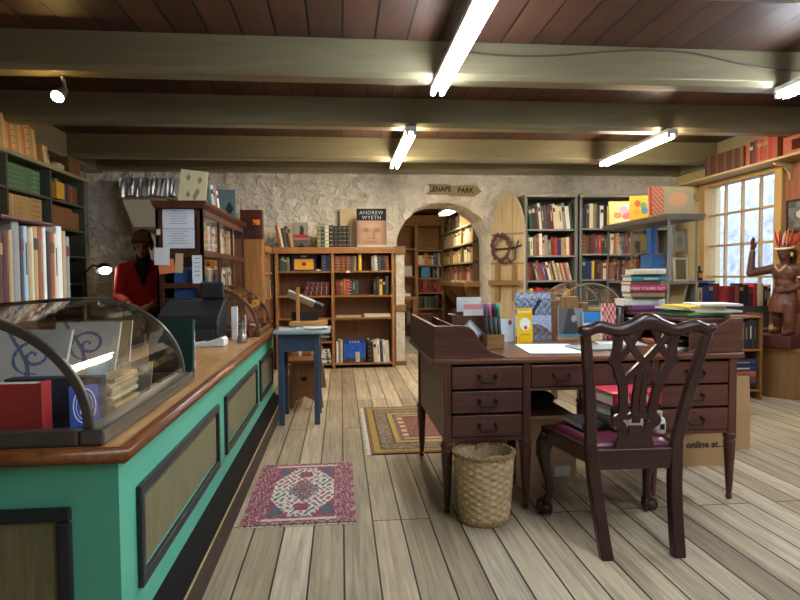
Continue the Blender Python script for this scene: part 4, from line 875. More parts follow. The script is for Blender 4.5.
# picture books on its top
def kid1(u, v):
    if not (.08 < u < .92 and .1 < v < .9): return 'c8b878' if int(u * 40 + v * 40) % 2 else 'c9a44a'
    for cx, cy, c in ((.3, .4, 'c8704c'), (.6, .35, 'b85c60'), (.75, .5, 'd0905c'), (.5, .65, 'a880a8'), (.65, .72, 'c0a4c0'), (.25, .7, 'd0a470')):
        if (u - cx) ** 2 + (v - cy) ** 2 < .02: return c
    return 'c4b48c'
def kid2(u, v):
    for cx, cy, c in ((.3, .35, 'd8843c'), (.65, .4, '3f6fa0'), (.6, .62, '4f7f5a'), (.35, .7, 'c94b37')):
        if (u - cx) ** 2 + (v - cy) ** 2 < .018: return c
    return 'c09a30'
def kid3(u, v):
    if u < .06: return 'c8463a'
    if u < .33: return ['c47850', 'd0aa88', 'b85c44'][int(u * 30 + v * 17) % 3]
    if ((u - .66) / .22) ** 2 + ((v - .55) / .26) ** 2 < 1: return 'e0b088' if int(u * 60 + v * 30) % 3 else 'c89068'
    return 'b0a585'
for nm, fn, w, h, loc, rz, lab in (('a', kid1, .34, .27, (3.15, 6.82, 1.787), -.12, 'yellow-bordered picture book standing at the far end on display case'), ('b', kid2, .24, .27, (3.17, 6.35, 1.787), -.25, 'bright yellow picture book standing mid-way on the display case'), ('c', kid3, .46, .29, (3.09, 5.78, 1.787), -.05, 'wide beige picture book with red spine on the display case')):
    t = thing('picture_book', lab, 'book'); B(.003, w - .003, 0, .025, .003, h - .003).build('page_block', PAGES, t); plate('cover', w, h, .005, fn, 48, 36, t); place(t, loc, rz, -.06)
o = book('book', .025, .2, .22, 'yellow', 'thin yellow book behind the picture books on display case', None, 0, (3.16, 6.9, 1.787), -.5, 0, .0)

# ------------------------------------------------------------------ right wall: shelf, books, picture
t = thing('wall_shelf', 'long cream shelf with scroll brackets above the window', 'shelf', (4.7, 5.5, 2.36))
B(XR - .3, XR, 3.2, 8.2, 2.385, 2.41).build('board', M('b9a274', .5, .1, 15), t, bevel=.004)
for y in (3.4, 6.02, 7.75): MB().prism([(XR, 2.385), (XR - .24, 2.385), (XR - .22, 2.35), (XR - .12, 2.33), (XR - .06, 2.27), (XR - .05, 2.2), (XR, 2.18)], 'y', y, y + .03).build('bracket', M('b59a6a', .5), t, bevel=.004)
WG = 'books on the shelf over the window'
row(.74, (XR - .26, 7.22, 2.411), -R9, 'on the shelf over the window', 'from the far end', WG, (.24, .25), (.045, .055), .17, ('dark brown', 'brown', 'dark brown'), styles=(0,), kind='leather volume')
row(.56, (XR - .26, 6.46, 2.411), -R9, 'on the shelf over the window', 'past the leather volumes', WG, (.24, .265), (.05, .07), .17, ('rust', 'dark brown', 'dark red', 'rust', 'red', 'rust', 'red'), styles=(0, 1), kind='volume')
t = thing('open_box', 'red-brown open wooden box on the shelf above the window edge', 'box', (4.72, 5.4, 2.411)); mb = MB(); RB = W('94452a', 'b35a36', 'y')
for a_ in ((5.0, 5.86, 2.411, 2.45), (5.0, 5.86, 2.55, 2.592), (5.0, 5.07, 2.45, 2.55), (5.74, 5.86, 2.45, 2.55)): mb.box(XR - .27, XR - .05, *a_)
mb.build('box_frame', RB, t, bevel=.003); B(XR - .1, XR - .06, 5.07, 5.74, 2.45, 2.55).build('back', M('2c1a14', .6), t)
def port(u, v):
    r = random.Random(int(u * 14) * 7 + int(v * 10) * 131); g = .05 + .1 * r.random() + (.3 if ((u - .4) / .2) ** 2 + ((v - .55) / .2) ** 2 < 1 else 0); return (g, g * .95, g * .85)
place(frame_pic('framed_picture', 'black framed dark photograph on the brown panelling beside the window', .62, .35, M('1b1917', .4), 'picture', port, .025), (XR - .052, 6.08, 1.63), -R9)
# low case of books under the window
t = thing('low_bookcase', 'low grey bookcase under the window with a row of books on top', 'bookcase', (4.0, 5.97, 0))
B(3.58, 4.55, 5.98, 6.2, 0, .85).build('body', GREYD, t, bevel=.004)
for z in (.3, .6): B(3.6, 4.53, 5.96, 5.982, z, z + .02).build('shelf_edge', GREYE, t)
row(.95, (3.62, 5.985, .851), 0, 'on the low bookcase under the window', 'from the display case', 'books under the window', (.2, .25), (.035, .075), .18, ('cream', 'black', 'tan', 'navy', 'navy', 'dark red', 'red', 'red', 'dark red', 'rust', 'black', 'black', 'maroon', 'red'), styles=(1, 3, 0))
o = book('book', .02, .16, .3, 'blue', 'blue book lying flat over the row under the window', None, 0, (3.64, 5.99, 1.125), 0, 0, PI / 2)
o = MB().box(-.022, .022, -.022, .022, 0, .1).lathe([(.014, .1), (.014, .13), (.018, .13), (.018, .15)], n=12).build('bottle', M('2a2a26', .3), origin=(0, 0, 0)); tag(o, 'small dark bottle with a label standing at the window frame', 'bottle'); place(o, (3.8, 6.05, 1.128)); 
mb = B(-.02, .02, -.0235, -.0221, .03, .08).build('label_patch', M('c8803a', .5), origin=(0, 0, 0)); mb.parent = o
t = thing('small_shelf', 'small wooden shelf unit of books between desk and statue', 'shelf', (3.75, 5.3, 0))
for x in (3.54, 3.935): B(x, x + .02, 5.28, 5.5, 0, .82).build('side_panel', W('6b4424', '855a30', 'z'), t)
for z in (.1, .485, .8): B(3.56, 3.935, 5.29, 5.5, z - .02, z).build('shelf', W('8a5a2c', 'a87238', 'x'), t)
SG2 = 'books in the small shelf unit'
row(.22, (3.705, 5.3, .485), 0, 'upper shelf beside the statue', 'from the desk side', SG2, (.25, .29), (.035, .05), .16, ('navy', 'dark grey', 'black', 'black', 'black'), styles=(3,))
for i, c in enumerate(('black', 'dark grey', 'rust', 'navy', 'navy')): book('book', .055, .17, .3, c, f'{c} volume, {ORD[i]} up in flat pile on the shelf by statue', SG2, 3, (3.61, 5.3, .157 + .0565 * i), 0, 0, PI / 2)

# ------------------------------------------------------------------ statue on its drum
t = thing('drum_pedestal', 'round tan wooden drum pedestal under the carved statue', 'pedestal', (4.40, 5.5, 0))
MB().lathe([(.30, 0), (.305, .02), (.3, .46)], 4.40, 5.5, 40).build('drum', W('6d4a26', '7f5a30', 'z', .5, 5), t); MB().lathe([(.31, .46), (.31, .485)], 4.40, 5.5, 40).build('top', W('855c30', '9c7040', 'x'), t, bevel=.004)
CARV = M('5e3624', .42, .35, 14, .25); 
t = thing('statue', 'carved wooden statue in a feather headdress with one hand raised', 'statue', (0, 0, 0))
MB().prism([(-.2, -.16), (.2, -.16), (.22, .16), (-.18, .16)], 'z', 0, .11).build('plinth', M('4a231b', .5, .2, 12), t, bevel=.008)
mb = MB()
# local: x+ = the figure's facing is -x; it stands on z=.11
for s, fx in ((-1, -.05), (1, .05)):
    limb(mb, [(fx + .0, s * .07, .36), (fx - .01, s * .08, .24), (fx, s * .08, .14)], [.06, .05, .034]); limb(mb, [(fx, s * .08, .135), (fx - .1, s * .085, .128)], [.03, .022])
mb.lathe([(.13, .3), (.125, .36), (.1, .46), (.085, .52)], 0, 0, 20, sx=.8)
for k in range(10):
    a = 2 * PI * k / 10; limb(mb, [(.1 * math.cos(a), .125 * math.sin(a), .31), (.075 * math.cos(a), .09 * math.sin(a), .5)], [.012, .006])
mb.ell((0, 0, .56), (.066, .085, .09)); mb.ell((-.005, 0, .64), (.07, .105, .08))
limb(mb, [(0, -.11, .685), (0, .11, .685)], [.042, .042]); limb(mb, [(0, 0, .7), (-.01, 0, .77)], [.042, .038])
mb.ell((-.015, 0, .825), (.062, .053, .068)); mb.ell((-.03, 0, .795), (.045, .042, .045)); limb(mb, [(-.075, 0, .835), (-.09, 0, .812)], [.008, .014]); mb.ell((-.07, 0, .788), (.012, .02, .007))
mb.ell((-.06, 0, .842), (.012, .04, .007))
# raised arm out over -x, upper arm level, forearm up, open hand
el_ = Vector((-.13, .235, .65)); wr2 = Vector((-.12, .225, .835))
limb(mb, [(0, .11, .685), el_, wr2], [.043, .036, .027])
mb.ell(wr2 + Vector((.0, 0, .045)), (.026, .016, .04))
for k in range(4): 
    b0 = wr2 + Vector((-.022 + .0145 * k, 0, .075)); L = (.05, .06, .056, .042)[k]; limb(mb, [b0, b0 + Vector((-.002, -.003, L * .6)), b0 + Vector((.004, -.008, L))], [.0085, .008, .0065])
limb(mb, [wr2 + Vector((.02, 0, .03)), wr2 + Vector((.042, -.005, .06)), wr2 + Vector((.044, -.008, .08))], [.011, .009, .007])
# other arm folded at the waist
limb(mb, [(0, -.11, .685), (.03, -.15, .56), (-.07, -.07, .5)], [.04, .034, .026]); mb.ell((-.09, -.03, .5), (.02, .04, .026))
for k in range(4): limb(mb, [(-.105, -.02, .52 - .0135 * k), (-.11, .01, .52 - .0135 * k), (-.1, .03, .518 - .0135 * k)], [.008, .0075, .0065])
limb(mb, [(-.1, -.045, .525), (-.1, -.02, .545)], [.01, .008])
mb.build('figure', CARV, t, remesh=.0065, sm=2)
mb = MB(); limb(mb, [(.05, -.03, .83), (.1, 0, .8), (.11, 0, .68)], [.04, .05, .03]); limb(mb, [(.05, .03, .83), (.1, 0, .8)], [.04, .04]); mb.ell((.0, 0, .86), (.064, .06, .05)); mb.build('hair', M('3c2015', .5, .2), t, remesh=.008, sm=2)
band = [(-.02 + .072 * math.cos(a), .064 * math.sin(a), .868 + .012 * math.cos(a)) for a in [2 * PI * i / 24 for i in range(24)]]
MB().tube(band, .011, 8, closed=True).build('headband', M('e0c0a0', .5), t, smooth=True)
def feather(a, tilt, L, c):
    base = Vector((.0 + .05 * math.cos(a), .05 * math.sin(a), .87)); d = Vector((math.cos(a) * math.sin(tilt), math.sin(a) * .6 * math.sin(tilt), math.cos(tilt)))
    q = [base + d * L * f + Vector((.03 * f * f, 0, 0)) for f in (0, .25, .5, .75, 1)]
    MB().tube(q, [.006, .015, .019, .015, .004], 8, flat=.35, up=(1, 0, .2)).build('feather', M(c, .55, .1, 20), t, smooth=True)
for a, ti, L, c in ((PI, -.15, .15, 'e0c8a8'), (-2.5, .0, .17, 'd8844a'), (-2.0, .35, .19, 'c23a2a'), (-1.5, .6, .2, 'd0503a'), (-.9, .7, .2, 'c8382e'), (2.5, .1, .16, 'c23a2a'), (1.8, .5, .18, 'd8503c'), (-.4, .95, .18, 'b8302a'), (1.0, .8, .18, 'c23a2a'), (.3, 1.0, .17, 'a83428')): feather(a, ti, L, c)
mb = MB(); limb(mb, [(.03, -.05, .875), (.09, -.045, .86), (.14, -.02, .79), (.13, 0, .7)], [.022, .028, .024, .012]); mb.build('back_feathers', M('a8863e', .55, .15, 30), t, remesh=.007, sm=1)
MB().ell((-.01, -.06, .81), (.02, .008, .022)).build('earring', M('d6b54a', .4), t, smooth=True)
MB().tube([(.02 + .045 * math.cos(x), -.14 + .042 * math.sin(x), .61) for x in [2 * PI * i / 16 for i in range(16)]], .009, 6, closed=True).build('arm_band', M('d8b08c', .5), t, smooth=True)
MB().tube([(-.07, -.05, .715), (-.085, -.02, .68), (-.088, 0, .66), (-.085, .025, .68), (-.07, .05, .715)], .014, 8, flat=.5).build('collar', M('b8906a', .5), t, smooth=True)
place(t, (4.28, 5.42, .487), .42); t.scale = (1.08, 1.08, 1.1)
tag(B(4.5, 4.8, 3.9, 4.4, 0, .012).build('door_mat', M('5f6a66', .9, .2, 40), bevel=.003), 'dark grey mat on the floor in front of the pedestal', 'mat')
t = COLL.objects.get('door_mat'); t.location = (4.42, 4.9, 0)

# ------------------------------------------------------------------ second low curved case behind the desk
t = thing('display_stand', 'wooden stand under the low curved case behind the desk', 'stand', (2.5, 5.9, 0))
B(2.0, 2.95, 5.55, 6.25, .74, .78).build('stand_top', W('5a3a22', '72502f', 'x'), t, bevel=.004)
for x in (2.02, 2.88):
    for y in (5.58, 6.17): B(x, x + .05, y, y + .05, 0, .74).build('leg', W('5a3a22', '72502f', 'z'), t)
t = thing('curved_showcase', 'low curved glass case with brass edge behind the writing desk', 'display case', (2.4, 5.9, .78))
cx, cz, rx, rz = 2.42, .80, .34, .32
for ye in (5.62, 6.14):
    o = [(cx + rx * math.cos(a), cz + rz * math.sin(a)) for a in [PI * i / 28 for i in range(29)]]; i_ = [(cx + (rx - .012) * math.cos(a), cz + (rz - .012) * math.sin(a)) for a in [PI * i / 28 for i in range(29)]]
    MB().prism(o + i_[::-1], 'y', ye, ye + .012).build('end_arch', M('a3927a', .35, .1, 20, 0, .6), t); MB().prism(i_, 'y', ye + .004, ye + .008).build('end_glass', GLASS, t)
MB().prism(o + [(cx + (rx - .004) * math.cos(a), cz + (rz - .004) * math.sin(a)) for a in [PI * i / 28 for i in range(29)]][::-1], 'y', 5.632, 6.14).build('curved_glass', GLASS, t)
B(cx - rx - .01, cx + rx + .01, 5.6, 6.17, .78, .80).build('base', W('4c2f1c', '664227', 'x'), t)
for i, (x, y, a, c) in enumerate(((2.3, 5.75, .3, 'brown'), (2.5, 5.8, -.3, 'tan'), (2.4, 5.95, .1, 'rust'), (2.55, 5.98, .4, 'dark grey'), (2.3, 6.0, -.2, 'cream'))):
    tag(place(B(-.09, .09, -.06, .06, 0, .03).build('box', M(COL[c], .6), origin=(0, 0, 0), bevel=.002), (x, y, .803 + .033 * i), a), f'{c} little box piled inside the low curved case', 'box')
tag(B(2.02, 2.07, 5.62, 6.1, .781, 1.0).build('board', M('8a6a44', .6)), 'thin wooden board standing beside the low curved case', 'board')
# ------------------------------------------------------------------ writing desk
MAH = W('4a2922', '6d4238', 'x', .33, 6, .03); MAHZ = W('4a2922', '6d4238', 'z', .33, 6, .03); MAHY = W('452318', '5d3220', 'y', .4, 6, .03); MAHT = W('5a3420', '7a4c30', 'x', .3, 5, .03)
BRASS = M('2f2620', .35, .2, 30, 0, .7)
t = thing('writing_desk', 'large dark mahogany writing desk with raised sides and drawers', 'desk', (1.27, 3.45, 0))
DX0, DX1, DY0, DY1 = .45, 2.1, 2.95, 3.95
MB().prism([(DY0 - .018, .757), (DY0 - .018, .775), (DY0 - .01, .785), (DY1 + .01, .785), (DY1 + .01, .757)], 'x', DX0 - .002, DX1 - .002).build('desk_top', MAHT, t, bevel=.003)
def handle(p, x, z, y):
    mb = MB(); q = [(x - .042, y, z + .01), (x - .046, y - .02, z + .006), (x - .034, y - .026, z - .016), (x + .034, y - .026, z - .016), (x + .046, y - .02, z + .006), (x + .042, y, z + .01)]
    mb.tube(q, .005, 6)
    for s in (-1, 1): mb.ell((x + s * .042, y - .003, z + .012), (.011, .006, .011), 0, 10, 6)
    mb.build('handle', BRASS, p, smooth=True); MB().ell((x, y, z + .04), (.004, .003, .006), 0, 8, 6).build('keyhole', BRASS, p)
def drawer(x0, x1, z0, z1, y, two=False):
    d = B(x0 + .004, x1 - .004, y - .008, y + .35, z0 + .004, z1 - .004).build('drawer', MAH, t, bevel=.004)
    handle(d, (x0 + x1) / 2, (z0 + z1) / 2 - .005, y - .008); return d
def leg(x, y, ht=.36):
    MB().lathe([(.012, .03), (.016, .05), (.03, ht - .06), (.031, ht - .045), (.024, ht - .04), (.033, ht - .025), (.033, ht - .008), (.028, ht)], x, y, 20).lathe([(.012, 0), (.016, .008), (.016, .022), (.01, .03)], x, y, 12).build('leg', MAHZ, t, smooth=True)
for (a, b, c, d) in ((.505, .545, .915, .955), (1.60, 1.64, 2.025, 2.07)):
    for x0_, x1_ in ((a, b), (c, d)):
        for y0_ in (DY0, DY1 - .045): B(x0_, x1_, y0_, y0_ + .045, .355, .757).build('post', MAHZ, t, bevel=.004)
    lx = [(a + b) / 2, (c + d) / 2]
    for x in lx:
        for y in (DY0 + .023, DY1 - .023): leg(x, y)
    for x in (a + .008, d - .014): B(x, x + .006, DY0 + .045, DY1 - .045, .36, .757).build('side_panel', MAHY, t)
    B(b, c, DY0 + .005, DY0 + .4, .36, .378).build('bottom_rail', MAH, t, bevel=.002); B(b, c, DY1 - .02, DY1 - .008, .36, .757).build('back_panel', MAH, t)
    for z0_, z1_ in ((.378, .498), (.502, .62), (.624, .745)): drawer(b, c, z0_, z1_, DY0 + .008)
B(.955, 1.60, DY0 + .003, DY0 + .3, .61, .624).build('kneehole_rail', MAH, t, bevel=.002)
drawer(.955, 1.276, .626, .745, DY0 + .008); drawer(1.28, 1.60, .626, .745, DY0 + .008); B(.955, 1.6, DY1 - .02, DY1 - .008, .45, .757).build('modesty_panel', MAH, t)
# raised galleries with swept fronts
cv = [(.60, .95), (.632, .945), (.66, .925), (.685, .885), (.71, .845), (.75, .815), (.80, .80), (.83, .785)]
MB().prism([(.455, .785), (.455, .95)] + cv, 'y', DY0 - .005, DY0 + .018).build('gallery_front', MAH, t, bevel=.003)
MB().prism([(2.095, .785), (2.095, .965), (2.03, .965)] + [(2.55 - x + .07 - .0, z) for x, z in cv[2:]], 'y', DY0 - .005, DY0 + .018).build('gallery_front', MAH, t, bevel=.003)
for xa_, xb_, zt in ((.455, .475, .95), (.6, .612, .93)): B(xa_, xb_, DY0 + .018, DY1 - .03, .785, zt).build('gallery_side', MAHY, t, bevel=.002)
B(.475, .6, DY0 + .018, DY1 - .03, .86, .872).build('gallery_shelf', MAHY, t); B(.455, .612, DY1 - .03, DY1 - .012, .785, .95).build('gallery_end', MAHY, t)
B(2.078, 2.095, DY0 + .018, DY1 - .03, .785, .965).build('gallery_side', MAHY, t, bevel=.002); B(1.82, 2.078, DY0 + .03, DY1 - .03, .945, .962).build('gallery_top', MAHY, t, bevel=.002)
B(1.83, 2.078, DY0 + .04, DY1 - .03, .868, .876).build('gallery_shelf', MAHY, t)
for y in (DY0 + .03, 3.27, 3.58, DY1 - .045): B(1.825, 2.078, y, y + .012, .785, .945).build('gallery_divider', MAH, t)
for i in range(9):
    zz = .786 + .014 * (i % 4) if i < 5 else .877 + .012 * (i - 5); yy = (3.06, 3.3, 3.62)[i % 3]
    tag(B(1.832 + rnd.uniform(-.03, .02) * (yy < 3.6), 2.05, yy, yy + .2, zz, zz + .011).build('paper_stack', M(['e2ded4', 'd8705c', 'c4bba8', '3a3330', 'e6e2da', '8f8574', 'd87a62', '4a3d36', 'ddd6c8'][i], .7)), f'{["white", "salmon", "buff", "black", "white", "brown", "coral", "dark brown", "cream"][i]} papers in {["nearest", "middle", "farthest"][i % 3]} pigeonhole of desk, {["bottom", "low", "upper", "top"][i % 4] if i < 5 else "upper slot"}', 'papers')

# things on the desk
ZD = .786
tag(place(B(0, .32, 0, .42, 0, .004).build('blotter_sheet', M('e6eef2', .7, .02), origin=(0, 0, 0)), (.98, 3.05, ZD), -.1), 'large pale blue-white sheet lying on the desk', 'paper')
tag(place(B(0, .32, 0, .2, 0, .012).build('folder', M('8d938f', .6), origin=(0, 0, 0), bevel=.002), (1.28, 3.1, ZD), .08), 'flat grey folder lying on the desk behind the chair', 'folder')
tag(place(B(0, .26, 0, .18, 0, .006).build('paper_stack', M('d9d8d2', .6), origin=(0, 0, 0)), (1.5, 3.34, ZD), -.2), 'loose white papers behind the grey folder on desk', 'papers')
t = thing('letter_rack', 'dark wooden letter rack holding envelopes on the desk', 'letter rack', (.76, 3.5, ZD))
DKW = W('4c2d1c', '68422a', 'x', .5, 8)
MB().box(.67, .86, 3.44, 3.452, ZD, .965).box(.67, .86, 3.5, 3.51, ZD, .985).box(.67, .86, 3.57, 3.582, ZD, 1.0).box(.64, .67, 3.44, 3.582, ZD, .97).box(.86, .866, 3.44, 3.582, ZD, .97).box(.67, .86, 3.44, 3.58, ZD, ZD + .008).build('rack', DKW, t)
for x0_, w_, y_, z_, h_, c, lab in ((.69, .15, 3.53, .8, .27, 'dfe7e4', 'large white envelope at the back of the letter rack'), (.72, .13, 3.47, .8, .23, 'd98a94', 'pink edged envelope at the front of the letter rack'), (.715, .13, 3.456, .8, .2, 'e6e4de', 'white card in front of the pink one in letter rack')):
    tag(place(B(0, w_, 0, .004, 0, h_).build('envelope', M(c, .7), origin=(0, 0, 0)), (x0_, y_, z_), 0, -.05), lab, 'envelope')
o = plate('notice_card', .11, .11, .003, lambda u, v: '9aa2a6' if min(u, v, 1 - u, 1 - v) < .08 else ('b8c4c6' if int(v * 14) % 3 == 0 and .2 < u < .8 else 'dfe8e8'), 20, 20); tag(o, 'white diamond-turned card leaning on the letter rack', 'card'); place(o, (.665, 3.4, .868), 0, -.12, PI / 4)
t = thing('pencil_box', 'small light wooden pencil box on the desk', 'pencil box', (.865, 3.35, ZD)); LW = W('8a6138', 'ab7f4f', 'x', .5, 8)
MB().box(.815, .915, 3.3, 3.31, ZD, .865).box(.815, .915, 3.39, 3.4, ZD, .865).box(.815, .825, 3.31, 3.39, ZD, .865).box(.905, .915, 3.31, 3.39, ZD, .865).box(.825, .905, 3.31, 3.39, ZD, ZD + .006).build('box', LW, t)
for i, (c, n) in enumerate((('5a6070', 'grey'), ('d46a8a', 'pink-capped'), ('2f3440', 'black'), ('3f9a80', 'green-capped'))):
    p = thing('marker_pen', f'{n} marker pen standing in the wooden pencil box', 'pen'); p['group'] = 'marker pens in the pencil box'
    MB().tube([(0, 0, 0), (0, 0, .17)], .011, 10).build('barrel', M('2c3038', .4), p, smooth=True); MB().tube([(0, 0, .17), (0, 0, .245)], .0118, 10).build('cap', M(c, .4), p, smooth=True)
    place(p, (.842 + .0245 * i - .012, 3.35, ZD + .008), 0, 0, -.06)
tag(place(B(0, .075, 0, .13, 0, .17).build('box', M('58626e', .5), origin=(0, 0, 0)), (.79, 3.7, ZD)), 'dark blue-grey upright box behind the pens on desk', 'box')
o = plate('leaflet', .1, .145, .004, lambda u, v: 'b03050' if (u - .8) ** 2 + (v - .83) ** 2 < .012 else 'cfe2e6', 24, 30); tag(o, 'pale blue leaflet with red dot standing on the desk', 'leaflet'); place(o, (.96, 3.62, ZD), 0, -.08)
tag(place(B(0, .03, 0, .06, 0, .115).build('box', M('6fa3d0', .5), origin=(0, 0, 0)), (1.05, 3.68, ZD)), 'narrow light blue box beside the yellow brochure', 'box')
def bro(u, v):
    if (u - .52) ** 2 + ((v - .55) * 2.0) ** 2 < .13: return 'c03040' if (u - .55) ** 2 + ((v - .45) * 2.) ** 2 < .012 else 'eef0e4'
    if .86 < v < .92 and .1 < u < .9: return 'f4ecc0'
    if .23 < v < .27 and .2 < u < .8 and int(u * 30) % 3: return '6a5a20'
    return 'f2c012'
o = plate('brochure', .095, .215, .004, bro, 30, 60); tag(o, 'tall bright yellow brochure with white circle standing on the desk', 'brochure'); place(o, (1.055, 3.52, ZD), 0, -.06)
def mag(u, v):
    n = .5 + .25 * math.sin(u * 31 + 3 * math.sin(v * 23)) + .25 * math.sin(v * 37 + 4 * math.sin(u * 17))
    mixc = lambda a, b, k: tuple(p + (q - p) * k for p, q in zip(lin(a)[:3], lin(b)[:3]))
    if v > .52:
        if abs(u - .58 - .1 * math.sin(v * 9)) < .06 and v < .85: return '2a303a'
        return mixc('4d5a70', 'a9b8d2', n)
    hill = .34 - .9 * (u - .55) ** 2
    if v < hill: return mixc('544e58', '8f8684', n) if v > .1 else mixc('6a6f88', '9aa0b8', n)
    return mixc('9fb0d6', 'c6d0e8', n)
t = thing('magazine', 'bluish landscape magazine with a white title standing on desk', 'magazine'); plate('cover', .235, .305, .004, mag, 40, 50, t); text('CHADDS FORD', .036, t, (.118, -.0045, .278), M('eef0f2', .5), sx=.86); place(t, (1.09, 3.68, ZD), 0, -.06)
def bw(u, v):
    if v < .2: return '5a9ab4' if v > .1 else 'c09a70'
    if (u - .62) ** 2 + (v - .68) ** 2 < .012: return 'b0a8a0'
    if abs(u - .5) < .28 * (1 - v) + .12: return '4a4a50'
    return '8f9498' if u > .5 else '6c6a66'
tag(place(B(0, .016, 0, .12, 0, .25).build('board', W('6b4a2c', '8a6440', 'z'), origin=(0, 0, 0)), (1.335, 3.66, ZD)), 'narrow wooden divider standing beside the landscape magazine', 'divider')
o = plate('book', .16, .2, .02, bw, 36, 40); tag(o, 'black and white photo book standing behind the desk papers', 'book'); place(o, (1.36, 3.66, ZD), 0, -.06)
o = plate('book', .115, .18, .015, lambda u, v: ('3f8fd0' if v > .62 else ('d8703c' if .3 < v < .5 and int(u * 9) % 3 else 'e4c8a0')) if u < .96 else 'e8e4dc', 26, 34); tag(o, 'small blue and orange postcard book standing on the desk', 'book'); place(o, (1.5, 3.6, ZD), 0, -.08)
def pk(u, v): return ['d8707c', 'e8b49c', 'c03a4c', 'e6c8b4'][(int(u * 7) * 3 + int(v * 9)) % 4]
o = plate('book', .09, .23, .02, pk, 28, 46); tag(o, 'pink patterned slim book standing on the desk', 'book'); place(o, (1.645, 3.66, ZD), 0, -.05)
for i, (c, h) in enumerate((('black', .2), ('pale blue', .2), ('dark brown', .21))): book('book', .018, .14, h, c, f'{c} slim book, {ORD[i]} beside the pink book on desk', 'slim books beside the pink one', 3, (1.75 + .0192 * i, 3.68, ZD))
o = plate('book', .13, .095, .02, lambda u, v: '7a4a2c' if (u - .55) ** 2 + (v - .4) ** 2 < .07 else 'e0b840', 26, 20); tag(o, 'small yellow book with a brown figure, lying back on desk', 'book'); place(o, (1.66, 3.5, ZD), 0, -.3)
# wood ornaments behind
for i, (x, w_, h_) in enumerate(((1.46, .1, .27), (1.58, .05, .23), (1.35, .05, .22))): tag(place(B(0, w_, 0, .08, 0, h_).build('wooden_block', W('7a5a38', '9c7a52', 'z'), origin=(0, 0, 0), bevel=.006), (x, 3.82, ZD)), f'{["large", "small", "middling"][i]} weathered wooden block standing along the back of the desk', 'block')
# pile on the right gallery
pile = [('purple', .036, .22, 'mauve-spined'), ('white', .04, .27, 'white'), ('dark green', .012, .2, 'thin green'), ('tan', .03, .22, 'tan'), ('a5234f', .048, .24, 'crimson'), ('rust', .022, .2, 'rust and grey'), ('teal', .03, .22, 'teal and grey'), ('dark brown', .012, .2, 'thin dark'), ('cream', .036, .21, 'cream')]
z = .963
for i, (c, tk, w_, n) in enumerate(pile):
    o = book('book', tk, .15, w_, c, f'{n} book, {ORD[i]} up in the pile on the desk side', 'pile of books on the desk gallery', 3 if i in (6,) else 1 if i in (1, 8) else 0, (1.845 + [.0, -.04, .01, .0, -.01, .0, .0, .0, .01][i], 3.66 + .01 * (i % 2), z + tk), rnd.uniform(-.06, .06) - .04, 0, PI / 2, accent=M('c9c6bc', .5))
    if i == 4: text('MEIN YOUNG GUY', .026, o, (tk / 2, -.001, .115), M('ecdfe0', .5), PI / 2, -PI / 2, 0, .0008)
    z += tk + .0005
for i, (c, w_, d_, x, rz, n) in enumerate((('3f5a48', .26, .3, 1.86, .1, 'dark green'), ('7fae5a', .24, .28, 1.88, .05, 'light green'), ('d9d6cc', .25, .3, 1.9, -.15, 'white'), ('cfcabb', .22, .3, 1.87, .12, 'cream'), ('e0c428', .22, .28, 1.86, .02, 'yellow'), ('e4e2da', .22, .26, 1.93, -.2, 'topmost white'))):
    tag(place(B(0, w_, 0, d_, 0, .011).build('magazine', M(c, .5), origin=(0, 0, 0)), (x, 3.06, .966 + .0115 * i), rz), f'{n} magazine in the flat stack on the desk gallery', 'magazine', 'magazines on the desk gallery')

# ------------------------------------------------------------------ chair
CH = W('2a1413', '3d1f1c', 'z', .28, 8, .02, .5); CHX = W('2a1413', '3d1f1c', 'x', .28, 8, .02, .5)
t = thing('carved_chair', 'dark carved chair with pierced splat and burgundy leather seat', 'chair')
# local frame: x across, y forward from the rear feet
def bp(z): # back plane: y at height z
    if z < .47: return .09 * math.sin(PI / 2 * min(1, z / .45))
    return .09 - .12 * (z - .47) / .53
def hx(z): return .156 + .036 * min(1, z / .47) if z < .47 else .192 + .07 * ((z - .47) / .5) ** 1.25
for s in (-1, 1):
    zs = [0, .1, .2, .3, .4, .47, .55, .65, .75, .85, .95]
    mb = MB(); q = [(s * hx(z), bp(z), z) for z in zs]
    vs = []; 
    for (x, y, z) in q:
        w = .026 if z < .47 else .025 - .012 * (z - .47); d = .024 if z < .47 else .018
        vs += [(x - w, y - d, z), (x + w, y - d, z), (x + w, y + d, z), (x - w, y + d, z)]
    fs = [[4 * i + j, 4 * i + (j + 1) % 4, 4 * i + 4 + (j + 1) % 4, 4 * i + 4 + j] for i in range(len(q) - 1) for j in range(4)] + [[0, 1, 2, 3], [len(vs) - 4, len(vs) - 3, len(vs) - 2, len(vs) - 1]]
    mb.add(vs, fs); mb.build('rear_leg', CH, t, bevel=.006, seg=3)
# crest rail: serpentine with ears
xs = [-.29 + .58 * i / 48 for i in range(49)]
def crz(x):
    a = abs(x)
    if a < .12: return .998 + .018 * math.cos(a / .12 * PI)
    if a < .205: return .98 + .015 * (1 - math.cos((a - .12) / .085 * PI)) / 2
    if a < .262: return .995 - .017 * (1 - math.cos((a - .205) / .057 * PI)) / 2
    return .978 + .008 * (a - .262) / .028
def cth(x): a = abs(x); return .026 + .01 * math.cos(min(a / .12, 1) * PI / 2) if a < .25 else .026 - .008 * (a - .25) / .04
vs = []; n = 10
for x in xs:
    c = crz(x); h = cth(x); y = bp(.98)
    for j in range(n):
        a = 2 * PI * j / n; vs.append((x, y + .02 * math.cos(a) + .0, c - .01 + h * math.sin(a)))
fs = [[i * n + j, i * n + (j + 1) % n, (i + 1) * n + (j + 1) % n, (i + 1) * n + j] for i in range(48) for j in range(n)] + [list(range(n)), [48 * n + j for j in range(n)]]
